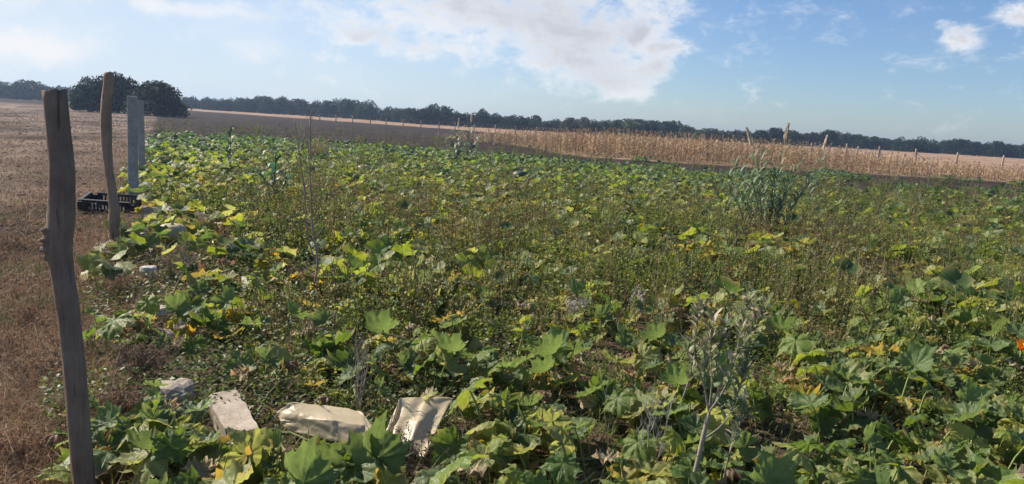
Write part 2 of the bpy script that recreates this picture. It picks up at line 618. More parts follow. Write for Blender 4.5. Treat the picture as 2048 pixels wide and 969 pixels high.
leftf = np.array([0.185, 0.135, 0.105])
tan = np.array([0.34, 0.225, 0.15])
green = np.array([0.07, 0.085, 0.035])
def sst(v, a, b):
    q = np.clip((v - a) / (b - a), 0, 1)
    return (q * q * (3 - 2 * q))[:, None]
C = np.tile(soil, (len(gx), 1))
wob = nz2 * 1.5 + nz1 * .2
rr_ = np.hypot(gx, gy)
# ploughed dark band behind the squash
m_dark = sst(gy + wob * 1.5 - far_edge(gx), -2, 2)
C = C * (1 - m_dark) + dark * m_dark
# dark band fades to the tan stubble beyond the far wire fence
tanl = gy + 0.738 * gx - np.interp(gx, [-60, -10, 15, 30], [118, 110, 86, 84])
m_tan = sst(tanl + wob * 1.5, -3, 3)
C = C * (1 - m_tan) + tan * m_tan
mid_t = sst(-(tanl - 26 + wob * 6), -14, 14) * m_tan * (gx > 5)[:, None]
C = C * (1 - mid_t * .35) + np.array([0.27, 0.20, 0.16]) * mid_t * .35
# strip under the maize: straw litter
m_mz = sst(gy, 39, 41) * sst(-gy, -62, -58) * sst(gx - (3 - (gy - 42) * .25), -1, 1)
C = C * (1 - m_mz) + np.array([0.30, 0.21, 0.13]) * m_mz
# left stubble field
m_left = sst(fence_x(gy) - gx + wob * .25 + (rr_ > 30) * .0, 0.0, 0.5) * sst(-gy, -140, -110)
lf = leftc + (leftf - leftc) * np.clip(rr_ / 60, 0, 1)[:, None]
pl_ = vnoise(gx, gy * .6, 0.55, 12.3)[:, None]
lf = lf * (1 + 1.1 * np.clip(pl_, -.55, .5)) * np.array([[.97, 1.0, 1.04]])
C = C * (1 - m_left) + lf * m_left
C = C * (1 + 0.30 * nz1[:, None] + 0.40 * nz2[:, None])
C = np.clip(C, 0.01, 0.8)
nA, nR = len(ang), len(ringr)
ii = np.arange(nR - 1)[:, None] * nA
jj = np.arange(nA - 1)[None]
Q = np.stack([ii + jj, ii + nA + jj, ii + nA + jj + 1, ii + jj + 1], -1).reshape(-1, 4)[:, ::-1]
g = Geo()
g.add(np.stack([gx, gy, gz], 1), Q, None, C)
m, t, o = new_mat('field_soil')
p = t.n('ShaderNodeBsdfPrincipled')
pos = t.n('ShaderNodeNewGeometry').outputs['Position']
n1 = t.noise(pos, 7, 8, 0.7)
n2 = t.noise(t.mapping(pos, (1, .35, 1)), 1.1, 6, 0.7)
n3 = t.noise(pos, 70, 4, 0.7)
k = t.math('ADD', t.math('MULTIPLY', n1, 0.9), t.math('MULTIPLY', n2, 0.9))
k = t.math('ADD', k, t.math('MULTIPLY', n3, 0.6))
k = t.math('ADD', t.math('MULTIPLY', t.math('SUBTRACT', k, 1.2), 1.5), 1.0)
k = t.math('MAXIMUM', k, 0.3)
t.l(t.mix(1.0, attr(t, 'tint'), k, 'MULTIPLY'), p.inputs['Base Color'])
p.inputs['Roughness'].default_value = 0.95
p.inputs['Specular IOR Level'].default_value = 0.05
bm = t.n('ShaderNodeBump')
bm.inputs['Strength'].default_value = 1.0
bm.inputs['Distance'].default_value = 0.06
t.l(t.math('ADD', n1, t.math('MULTIPLY', n3, 0.25)), bm.inputs['Height'])
t.l(bm.outputs[0], p.inputs['Normal'])
t.l(p.outputs[0], o.inputs[0])
tag(link('ground', g.mesh('ground', m)), kind='structure')
def gh(x, y):
    return float(ground_h(np.array([x]), np.array([y]))[0])

# ------------------------------------------------------------------ trees
def tree_variant(seed, h=5.0, w=6.0, lobes=9, n=2600, low=0.12, leaf=0.17, light=(0.024, 0.041, 0.019)):
    r = np.random.default_rng(seed)
    g = Geo()
    cs = []
    for k in range(lobes):
        a = r.uniform(0, 6.28); q = math.sqrt(r.uniform(0, 1)) * 0.55
        top = 1 - 0.55 * (q / .55) ** 2 * r.uniform(.5, 1.1)
        rad = r.uniform(.26, .42) * h * .75
        cz = max(rad * .8 + low * h, h * top - rad)
        cs.append((math.cos(a) * q * w * .62, math.sin(a) * q * w * .62, cz, rad * r.uniform(.8, 1.2), rad, r.uniform(.75, 1.25)))
    for k in range(5):
        a = k * 1.257 + r.uniform(-.4, .4)
        rad = r.uniform(.2, .3) * h
        cs.append((math.cos(a) * w * .34, math.sin(a) * w * .34, rad * .7 + low * h, rad * 1.1, rad, r.uniform(.7, 1.1)))
    per = n // len(cs)
    for cx, cy, cz, rx, rz, br in cs:
        dv = r.normal(0, 1, (per, 3)); dv /= np.linalg.norm(dv, axis=1)[:, None]
        q = r.uniform(0.55, 1.06, per) ** .7
        q *= 1 + 0.13 * np.sin(dv[:, 0] * 7 + cx) * np.cos(dv[:, 2] * 8 + cy)
        P = np.array([cx, cy, cz]) + dv * q[:, None] * np.array([rx, rx, rz])
        P[:, 2] = np.maximum(P[:, 2], r.uniform(.1, .5, per))
        a = r.normal(0, 1, (per, 3)) + dv * .6
        a /= np.linalg.norm(a, axis=1)[:, None]
        b = np.cross(a, r.normal(0, 1, (per, 3))); b /= np.linalg.norm(b, axis=1)[:, None]
        c = np.cross(a, b)
        sz = leaf * r.uniform(.6, 1.5, per)[:, None]
        V = np.stack([P - b * sz, P + c * sz * .8, P + b * sz, P - c * sz * .8], 1).reshape(-1, 3)
        Q = np.arange(per * 4).reshape(-1, 4)
        col = np.array(light) * br * r.uniform(.6, 1.35, (per, 1)) * (1 + r.normal(0, .06, (per, 3)))
        g.add(V, Q, None, np.clip(np.repeat(col, 4, 0), .008, 1))
    crown = g.mesh('crown', M_TREE, smooth=False)
    g2 = Geo()
    tint = (0.09, 0.07, 0.055)
    P = [(0, 0, -.2), (r.normal(0, .05), r.normal(0, .05), h * .2), (r.normal(0, .15), r.normal(0, .15), h * .5)]
    tube(g2, P, [w * .045, w * .035, w * .02], tint, 8)
    for k in range(5):
        a = k * 1.25 + r.uniform(-.3, .3)
        e = np.array([math.cos(a) * w * .27, math.sin(a) * w * .27, h * r.uniform(.5, .75)])
        s0 = np.array(P[1])
        tube(g2, [s0, s0 * .5 + e * .5 + (0, 0, -.1 * h), e], [w * .022, w * .016, w * .006], tint, 6)
    return crown, g2.mesh('trunk', M_STEM)
TV = [tree_variant(11 + k, 5.0, 5.8 + .5 * (k % 3), 8 + k % 4, low=.0, n=3000) for k in range(6)]
TVL = [tree_variant(31 + k, 5.0, 6.0, 9, light=(0.075, 0.10, 0.04)) for k in range(2)]
def add_tree(px, depth, hgt, wid, v, label, group, name='oak_tree'):
    u = (px - 1024) / F
    r_ = ray(px, 500)
    # column px at this depth, on the ground near the horizon
    yb = 500
    for _ in range(6):
        r_ = ray(px, yb)
        X = r_[0] / r_[1] * depth
        qx, qy = project([[X, depth, 0]])
        yb = qy[0]
    ob = empty(name, (X, depth, 0), label, 'tree', group, random.uniform(0, 6.28))
    sh, sw = hgt / 5.0, wid / 6.3
    ob.scale = (sw, sw, sh)
    link('crown', v[0], ob)
    link('trunk', v[1], ob)
    return ob
# the near cluster at the left, about 85 m away
big_v = [tree_variant(61, 5, 6.2, 12, 9000, .02, .13), tree_variant(62, 5, 6.2, 12, 9000, .02, .13), tree_variant(63, 5, 6.2, 13, 9000, .02, .13)]
add_tree(182, 88, 4.1, 4.3, big_v[0], 'small dark bushy oak at the left end of the big clump behind the posts', None)
add_tree(236, 90, 5.3, 6.2, big_v[1], 'tallest dark round oak in the middle of the clump behind the posts', None)
add_tree(312, 85, 3.9, 6.6, big_v[2], 'broad dark oak sloping down at the right end of the clump behind the posts', None)
# far tree line
TOP = [(-500, 150), (-200, 160), (0, 168), (60, 167), (110, 176), (160, 180), (380, 199), (420, 203), (450, 198), (500, 199), (580, 196), (620, 207), (700, 205), (740, 209), (780, 217),
       (830, 222), (880, 215), (905, 226), (960, 229), (1010, 231), (1080, 237), (1120, 242), (1160, 237), (1200, 245), (1245, 241), (1300, 246), (1345, 248), (1400, 262),
       (1440, 262), (1500, 266), (1535, 259), (1600, 263), (1650, 268), (1700, 273), (1800, 279), (1900, 284), (2048, 291), (2500, 318)]
def seg(px):
    if px < 160: return 'dark rounded oak on the skyline beyond the left stubble field', 'oaks on the skyline left of the clump'
    if px < 620: return 'dark rounded oak in the far tree line between the clump and the thin bare sapling', 'far oaks right of the clump'
    if px < 1000: return 'dark rounded oak in the far tree line above the ploughed dark soil', 'far oaks above the ploughed soil'
    if px < 1380: return 'lighter green oak in the far tree line above the left part of the golden maize', 'far oaks above the maize'
    if px < 1700: return 'dark low oak in the far tree line behind the tall reed clump', 'far oaks behind the reed clump'
    return 'dark low oak in the far tree line beyond the fence posts at the right', 'far oaks at the right'
BASE = [(-600, 160), (0, 197), (380, 218), (600, 232), (700, 238), (860, 250), (1000, 258), (1200, 270), (1400, 281), (1600, 292), (1800, 303), (2048, 318), (2600, 350)]
for row in range(2):
    px = -420 + row * 17
    while px < 2480:
        top = np.interp(px, [a for a, _ in TOP], [b for _, b in TOP])
        bs = np.interp(px, [a for a, _ in BASE], [b for _, b in BASE])
        dp = at(px, bs)[1]
        depth = dp * (1 + row * .14 + random.uniform(-.03, .03))
        hp = np.linalg.norm(atY(px, top + random.uniform(-3, 3), depth) - atY(px, bs, depth))
        hgt = hp * random.uniform(.95, 1.4) if row == 0 else hp * 1.15
        wid = random.uniform(.9, 1.7) * hp * 1.25
        if 165 < px < 340:
            px += 20
            continue
        v = random.choice(TVL) if (1130 < px < 1400 and row == 0 and random.random() < .7) else random.choice(TV)
        lb, gr = seg(px)
        add_tree(px, depth, hgt, wid, v, lb, gr)
        px += wid * F / depth * random.uniform(.5, .8)
print('trees done')

# ------------------------------------------------------------------ fence posts on the left
def traced_post(name, outline, Y, mat, base_px, sides=18, jit=0.015, round_top=False):
    """outline: (px_left, px_right, py) on the plane y = Y"""
    P, W = [], []
    for a, b, y in outline:
        p1, p2 = atY(a, y, Y), atY(b, y, Y)
        P.append((p1 + p2) / 2); W.append(np.linalg.norm(p2 - p1) / 2)
    P, W = np.array(P)[::-1], np.array(W)[::-1]
    # lower end goes into the ground
    if P[0][2] > -0.1:
        P = np.concatenate([[P[0] + (P[0] - P[1]) / max(abs(P[0][2] - P[1][2]), .01) * (P[0][2] + .15)], P]); W = np.concatenate([[W[0]], W])
        P[0][2] = -.15
    zz = np.linspace(P[0][2], P[-1][2], 60)
    PX = np.interp(zz, P[:, 2], P[:, 0]); WW = np.interp(zz, P[:, 2], W)
    ker = np.array([.25, .5, .25])
    for _ in range(1):
        PX[1:-1] = np.convolve(PX, ker, 'valid'); WW[1:-1] = np.convolve(WW, ker, 'valid')
    PY = Y + 0.02 * np.sin(zz * 3.1 + Y)
    base = np.array([PX[0], Y, 0])
    PP = np.stack([PX, PY, zz], 1) - base
    th = np.arange(sides) * 2 * np.pi / sides
    n = len(PP)
    V = np.zeros((n, sides, 3))
    for i in range(n):
        for j in range(sides):
            q = mnoise.noise(Vector((math.cos(th[j]) * 1.3 + Y, math.sin(th[j]) * 1.3, zz[i] * 2.2)))
            q2 = mnoise.noise(Vector((math.cos(th[j]) * 4 + Y, math.sin(th[j]) * 4, zz[i] * 9)))
            rr = WW[i] * .93 * (1 + .12 * q + .08 * q2)
            V[i, j] = PP[i] + np.array([math.cos(th[j]) * rr, math.sin(th[j]) * rr * .95, 0])
    V[-1, :, 2] += rng.normal(0, .004, sides) + .006 * np.cos(th)
    i = np.arange(n - 1)[:, None] * sides
    j = np.arange(sides)[None]
    j2 = (j + 1) % sides
    Q = np.stack([i + j, i + j2, i + sides + j2, i + sides + j], -1).reshape(-1, 4)
    Vf = np.concatenate([V.reshape(-1, 3), PP[-1:] - [[0, 0, .006]]])
    T = [(n * sides, (n - 1) * sides + a, (n - 1) * sides + (a + 1) % sides) for a in range(sides)]
    g = Geo(); g.add(Vf, Q, T)
    return g, base, (PX, zz, WW)

g1, b1, tr1 = traced_post('fence_post', [(78, 127, 180), (82, 130, 215), (86, 134, 250), (91, 141, 300), (95, 147, 350), (96, 150, 400), (95, 151, 450), (92, 147, 490),
                                         (101, 150, 530), (112, 158, 575), (125, 169, 660), (132, 175, 720), (137, 181, 800), (142, 187, 900), (146, 191, 969), (147, 192, 1010)], 2.55, M_WOOD, None)
post1 = tag(link('fence_post', g1.mesh('fence_post', M_WOOD), loc=b1), 'thick crooked grey wooden post nearest the camera at the left edge', 'fence post', 'posts along the field edge')
kg = Geo()
kp = atY(94, 478, 2.55) - b1
cz = np.linspace(-.075, .06, 12)
V = []
for q, z in enumerate(cz):
    rr = .034 * (1 + .35 * math.sin(q * 2.3)) * math.sqrt(max(0.03, 1 - ((z + .01) / .08) ** 2))
    for a in range(10):
        V.append(kp + np.array([.022 + math.cos(a * .628) * rr * .95, math.sin(a * .628) * rr - .01, z]))
Q = [(q * 10 + a, q * 10 + (a + 1) % 10, (q + 1) * 10 + (a + 1) % 10, (q + 1) * 10 + a) for q in range(11) for a in range(10)]
kg.add(V, Q)
link('knot', kg.mesh('knot', M_WOOD2), post1)
g2, b2, tr2 = traced_post('fence_post', [(207, 226, 145), (204, 225, 190), (202, 223, 225), (203, 225, 260), (206, 226, 300), (210, 228, 335), (214, 233, 370), (218, 238, 410),
                                         (217, 238, 440), (216, 236, 470), (217, 235, 512)], 7.7, M_WOOD2, None, 14)
tag(link('fence_post', g2.mesh('fence_post', M_WOOD2), loc=b2), 'slim wavy brown wooden post between the thick post and the grey concrete post', 'fence post', 'posts along the field edge')

def box(g, x0, x1, y0, y1, z0, z1, C=(1, 1, 1), bev=0.0):
    V = [(x, y, z) for z in (z0, z1) for y in (y0, y1) for x in (x0, x1)]
    Q = [(0, 2, 3, 1), (4, 5, 7, 6), (0, 1, 5, 4), (1, 3, 7, 5), (3, 2, 6, 7), (2, 0, 4, 6)]
    g.add(V, Q, None, C)
def bevel(ob, w=0.008, seg=2):
    md = ob.modifiers.new('bevel', 'BEVEL'); md.width = w; md.segments = seg; md.limit_method = 'ANGLE'
    return ob
pc = at(266, 410)
g = Geo(); box(g, -.06, .075, -.055, .055, -.1, 1.66)
ob = bevel(link('concrete_post', g.mesh('concrete_post', M_CONC, False), loc=pc, rot=(0, R(.6), R(18))), .012)
tag(ob, 'straight square pale grey concrete post behind the black crate', 'fence post', 'posts along the field edge')
Yp = 16.2
xp = atY(284, 300, Yp)[0]
g = Geo(); box(g, -.065, .065, -.06, .06, -.1, 1.60)
tag(bevel(link('concrete_post', g.mesh('concrete_post', M_CONC, False), loc=(xp, Yp, 0), rot=(0, R(-.5), R(25))), .012),
    'second concrete post, half hidden just right of the front concrete post', 'fence post', 'posts along the field edge')
# far wire fence, running from the middle distance to the right edge
pv = []
for k in range(4):
    g = Geo()
    tube(g, [(0, 0, -.1), (.01, 0, .5), (0, 0, 1.0), (.012, 0, 1.28)], [.085, .08, .078, .07], np.array([.36, .29, .22]) * (.8 + .12 * k), 8, jit=.04)
    pv.append(g.mesh('fence_post', M_STONE))
line_px = [620, 640, 672, 705, 740, 772, 806, 842, 878, 910, 948, 990, 1030, 1072, 1115, 1160, 1208, 1255, 1302, 1350, 1398, 1448, 1500, 1560, 1622, 1638, 1690, 1712, 1755, 1830, 1911, 2002, 2110, 2230]
fl = {1755: 'leftmost of the four clear far fence posts at the right, at the maize edge', 1830: 'far fence post with a slanting brace at the right behind the low maize',
      1911: 'far fence post between the braced post and the rightmost post', 2002: 'rightmost fence post in view, behind the low maize'}
heads = []
for k, px in enumerate(line_px):
    fb_ = at(px, np.interp(px, [620, 700, 900, 1000, 1300, 1500, 1755, 1830, 1911, 2002, 2230], [242, 247, 259, 266, 286, 300, 328, 332, 337, 342, 356]))
    r0, Yd = fb_[0] / fb_[1], fb_[1]
    ob = link('fence_post', pv[k % 4], loc=(r0 * Yd, Yd, 0), rot=(R(random.uniform(-3, 3)), R(random.uniform(-3, 3)), random.uniform(0, 6)), sc=(1.0, 1.0, random.uniform(.85, 1.05) * (1.12 if px > 1600 else .9)))
    lb = fl.get(px) or ('small distant fence post along the dark ploughed soil' if px < 1000 else 'small fence post showing above the golden maize')
    tag(ob, lb, 'fence post', 'posts of the far wire fence')
    heads.append((r0 * Yd, Yd))
    if px == 1830:
        g = Geo(); tube(g, [(.05, 0, .95), (1.15, -.5, -.02)], [.045, .05], (.4, .33, .26), 6)
        b_ = link('brace', g.mesh('brace', M_STONE), ob); b_.rotation_euler = (0, 0, -ob.rotation_euler.z)
g = Geo()
for z in (.45, .8, 1.1):
    P = []
    for (a, b), (a2, b2_) in zip(heads[:-1], heads[1:]):
        for q in (0, .5):
            P.append((a + (a2 - a) * q, b + (b2_ - b) * q, z - .03 * (q > 0)))
    P.append((heads[-1][0], heads[-1][1], z))
    tube(g, P, .006, (.3, .3, .3), 4)
tag(link('fence_wire', g.mesh('fence_wire', M_STONE)), 'thin grey wires strung between the far fence posts', 'fence wire')

# ------------------------------------------------------------------ crate, stones, block, sheet, log
CL, CW, CH = .74, .50, .17
cp = at(216, 427)
cr = empty('plastic_crate', (cp[0], cp[1] + .15, gh(cp[0], cp[1]) + .03), 'black plastic crate with slotted sides lying on dry grass behind the wavy post', 'crate', rz=R(6))
cr.rotation_euler = (R(4), R(2), R(8))
def slotted(L_, H_, n):
    g = Geo()
    t_ = .012
    box(g, -L_ / 2, L_ / 2, -t_, t_, 0, .045)
    box(g, -L_ / 2, L_ / 2, -t_ * 1.6, t_ * 1.6, H_ - .035, H_)
    for s_ in (-1, 1):
        box(g, s_ * L_ / 2 - .06, s_ * L_ / 2 + .06, -t_ * .9, t_ * .9, .045, H_ - .035)
    for k in range(n + 1):
        x = -L_ / 2 + .06 + (L_ - .12) * k / n
        box(g, x - .009, x + .009, -t_ * .8, t_ * .8, .045, H_ - .035)
    return g
for s_ in (-1, 1):
    link('side_panel', slotted(CL - .12, CH, 11).mesh('side_panel', M_CRATE, False), cr, (0, s_ * CW / 2, 0), (R(s_ * -7), 0, 0))
    link('end_panel', slotted(CW - .12, CH, 6).mesh('end_panel', M_CRATE, False), cr, (s_ * CL / 2, 0, 0), (0, R(s_ * 7), R(90)))
g = Geo(); box(g, -CL / 2, CL / 2, -CW / 2, CW / 2, -.01, .012)
link('base', g.mesh('base', M_CRATE, False), cr)

def rock(w, dpt, h, seed, C, sub=3, rough=.25, boxy=.5):
    import bmesh
    bm_ = bmesh.new()
    bmesh.ops.create_icosphere(bm_, subdivisions=sub, radius=1)
    V = np.array([v.co[:] for v in bm_.verts]); T = [[v.index for v in f.verts] for f in bm_.faces]
    bm_.free()
    mxn = np.abs(V).max(1)[:, None]
    V = V * (1 - boxy) + V / mxn * boxy * .9
    q = np.array([mnoise.noise(Vector(v * 1.6 + seed)) + .45 * mnoise.noise(Vector(v * 4.3 + seed)) for v in V])
    V = V * (1 + rough * q[:, None])
    V = V * np.array([w / 2, dpt / 2, h / 2]) + np.array([0, 0, h * .38])
    g = Geo(); g.add(V, None, T, C)
    return g
def add_rock(px, py, w, dpt, h, seed, C, label, rz=0, name='stone', rough=.25, boxy=.5, mat=None):
    p = at(px, py, .02)
    return tag(link(name, rock(w, dpt, h, seed, C, rough=rough, boxy=boxy).mesh(name, mat or M_STONE, False), loc=(p[0], p[1], gh(p[0], p[1])), rot=(0, 0, rz)), label, 'stone')
add_rock(352, 812, .20, .22, .17, 2.2, (.36, .31, .25), 'rough brown stone just left of the long limestone block', .3)
add_rock(297, 560, .15, .12, .12, 5.1, (.62, .58, .54), 'small white angular stone below the wavy post at the field edge', .5, boxy=.8, rough=.1)
add_rock(316, 640, .19, .15, .11, 8.3, (.50, .44, .36), 'flat tan stone half covered by leaves halfway to the limestone block', .2)
add_rock(304, 440, .30, .25, .21, 3.4, (.30, .25, .21), 'brown boulder right of the foot of the concrete post', .6)
add_rock(322, 690, .16, .2, .12, 13.7, (.40, .34, .27), 'buried tan stone between the flat stone and the brown stone', .9)
add_rock(285, 360, .28, .2, .18, 1.3, (.45, .42, .38), 'light grey stone by the field edge behind the concrete posts', .6)
add_rock(292, 305, .4, .3, .26, 4.9, (.50, .46, .42), 'pale stone far along the field edge below the oak clump', .1)
g = Geo()
nx, ny, nzz = 8, 22, 5
def blockmesh(L_, W_, H_, seed):
    import bmesh
    bm_ = bmesh.new()
    bmesh.ops.create_cube(bm_, size=1)
    bmesh.ops.subdivide_edges(bm_, edges=bm_.edges[:], cuts=9, use_grid_fill=True)
    V = np.array([v.co[:] for v in bm_.verts]); Fq = [[v.index for v in f.verts] for f in bm_.faces]
    bm_.free()
    V = V * np.array([W_, L_, H_])
    for i, v in enumerate(V):
        e = sum(abs(v[k]) > dm * .49 for k, dm in ((0, W_), (1, L_), (2, H_)))
        nn = mnoise.noise_vector(Vector(v * 9 + seed))
        V[i] += np.array(nn) * .007 * e
        V[i] *= 1 - .025 * (e >= 2)
    V[:, 0] *= 1 + .12 * V[:, 1] / L_
    g = Geo(); g.add(V, Fq)
    return g
pA, pB = at(447, 786, .12), at(487, 866, .12)
mid = (pA + pB) / 2
az = math.atan2(pB[0] - pA[0], -(pB[1] - pA[1]))
Lb = np.linalg.norm(pB - pA)
tag(link('limestone_block', blockmesh(Lb + .10, .145, .10, 3).mesh('limestone_block', M_BLOCK, False), loc=(mid[0], mid[1], .075), rot=(R(-3), R(-4), az)),
    'long pale sawn limestone block lying among squash leaves left of the crumpled sheet', 'block')
# log end beside the first post
lp = at(196, 905, .05)
g = Geo(); tube(g, [(0, 0, 0), (.12, .05, .02), (.24, .1, .03)], [.04, .042, .038], (.10, .08, .065), 10, jit=.04)
tag(link('log', g.mesh('log', M_STEM), loc=lp), 'short dark log lying on the ground right of the nearest post', 'log')

def sheet(ctrl, seed, nu=46, nv=30, amp=.018):
    """bilinear patch rows of control points, crumpled"""
    ctrl = np.array(ctrl, float)
    ru, rv = ctrl.shape[1], ctrl.shape[0]
    uu, vv = np.linspace(0, ru - 1, nu), np.linspace(0, rv - 1, nv)
    V = np.zeros((nv, nu, 3))
    for j, v in enumerate(vv):
        for i, u in enumerate(uu):
            i0, j0 = min(int(u), ru - 2), min(int(v), rv - 2)
            a, b = u - i0, v - j0
            a = a * a * (3 - 2 * a) * .5 + a * .5
            b = b * b * (3 - 2 * b) * .5 + b * .5
            P = ctrl[j0, i0] * (1 - a) * (1 - b) + ctrl[j0, i0 + 1] * a * (1 - b) + ctrl[j0 + 1, i0] * (1 - a) * b + ctrl[j0 + 1, i0 + 1] * a * b
            q = Vector((u * 1.1 + seed, v * 1.2, seed * 2))
            # sharp creases
            n = abs(mnoise.noise(q * 1.3)) * 2.4 + abs(mnoise.noise(q * 3.1)) * 1.0 + .5 * abs(mnoise.noise(q * 6.7))
            P = P + np.array([.25 * n, -.8 * n, .5 * n]) * amp * 1.6
            edge = (j in (0, nv - 1)) or (i in (0, nu - 1))
            P = P + np.array([.1, -.8, .45]) * (.010 * math.sin(u * 7 + 1.3 * v + 2 * mnoise.noise(q)) * (.4 + .6 * v / (rv - 1)) if u > 5.6 else .006 * math.sin(u * 2.1 - v * 2.4))
            P = P + np.array(mnoise.noise_vector(q * 5)) * (.005 if edge else .0008)
            V[j, i] = P
    i = np.arange(nv - 1)[:, None] * nu
    j = np.arange(nu - 1)[None]
    Q = np.stack([i + j, i + j + 1, i + nu + j + 1, i + nu + j], -1).reshape(-1, 4)
    return V.reshape(-1, 3), Q
sb = at(745, 880)
ctrl = [[at(553, 826, .10), at(583, 806, .15), at(655, 812, .14), at(722, 824, .14), at(748, 856, .10), at(768, 872, .10), at(800, 797, .20), at(850, 795, .20), at(907, 797, .19)],
        [at(560, 842, .08), at(600, 838, .11), at(665, 842, .13), at(728, 852, .12), at(752, 874, .10), at(768, 888, .09), at(790, 840, .13), at(835, 842, .15), at(884, 835, .14)],
        [at(575, 862, .04), at(620, 872, .05), at(675, 885, .05), at(730, 893, .05), at(756, 897, .05), at(768, 904, .06), at(775, 897, .06), at(815, 908, .06), at(850, 915, .06)]]
V, Q = sheet(ctrl, 4.4, 110, 34, .0042)
g = Geo(); g.add(V - sb, Q)
ob = link('plastic_sheet', g.mesh('plastic_sheet', M_SHEET, True), loc=sb)
md = ob.modifiers.new('thick', 'SOLIDIFY'); md.thickness = .0015
tag(ob, 'crumpled torn cream plastic sheet standing up among the squash leaves right of the block', 'plastic sheet')

def fruit(r_, C_mat, label, px, py, flat=.75, name='squash_fruit'):
    g = Geo(); n, s_ = 14, 30
    V = []
    for i in range(n + 1):
        ph = math.pi * i / n
        for j in range(s_):
            th = 2 * math.pi * j / s_
            rr = r_ * (1 - .05 * abs(math.cos(5 * th))) * (math.sin(ph) ** .85 if 0 < i < n else 0.02)
            V.append((rr * math.cos(th), rr * math.sin(th), r_ * flat * math.cos(ph) * (1 - .25 * math.exp(-(math.sin(ph) / .35) ** 2))))
    Q = [(i * s_ + j, (i + 1) * s_ + j, (i + 1) * s_ + (j + 1) % s_, i * s_ + (j + 1) % s_) for i in range(n) for j in range(s_)]
    g.add(np.array(V) + (0, 0, r_ * flat * .85), Q)
    p = at(px, py, 0)
    root = empty(name, (p[0], p[1], gh(p[0], p[1])), label, 'squash', rz=1)
    link('rind', g.mesh('rind', C_mat), root)
    g = Geo(); tube(g, [(0, 0, r_ * flat * 1.6), (.01, 0, r_ * flat * 1.6 + .05), (.04, .01, r_ * flat * 1.6 + .09)], [.016, .011, .012], (.22, .26, .1), 6)
    link('stem', g.mesh('stem', M_STEM), root)
fruit(.17, M_FRUIT, 'pale tan squash among leaves by the field edge, below the concrete post', 345, 492)
fruit(.20, M_FRUIT, 'pale grey green squash in the far middle of the field', 727, 350)
fruit(.24, M_FRUITD, 'dark round squash half hidden by leaves in the far middle field', 1040, 366)

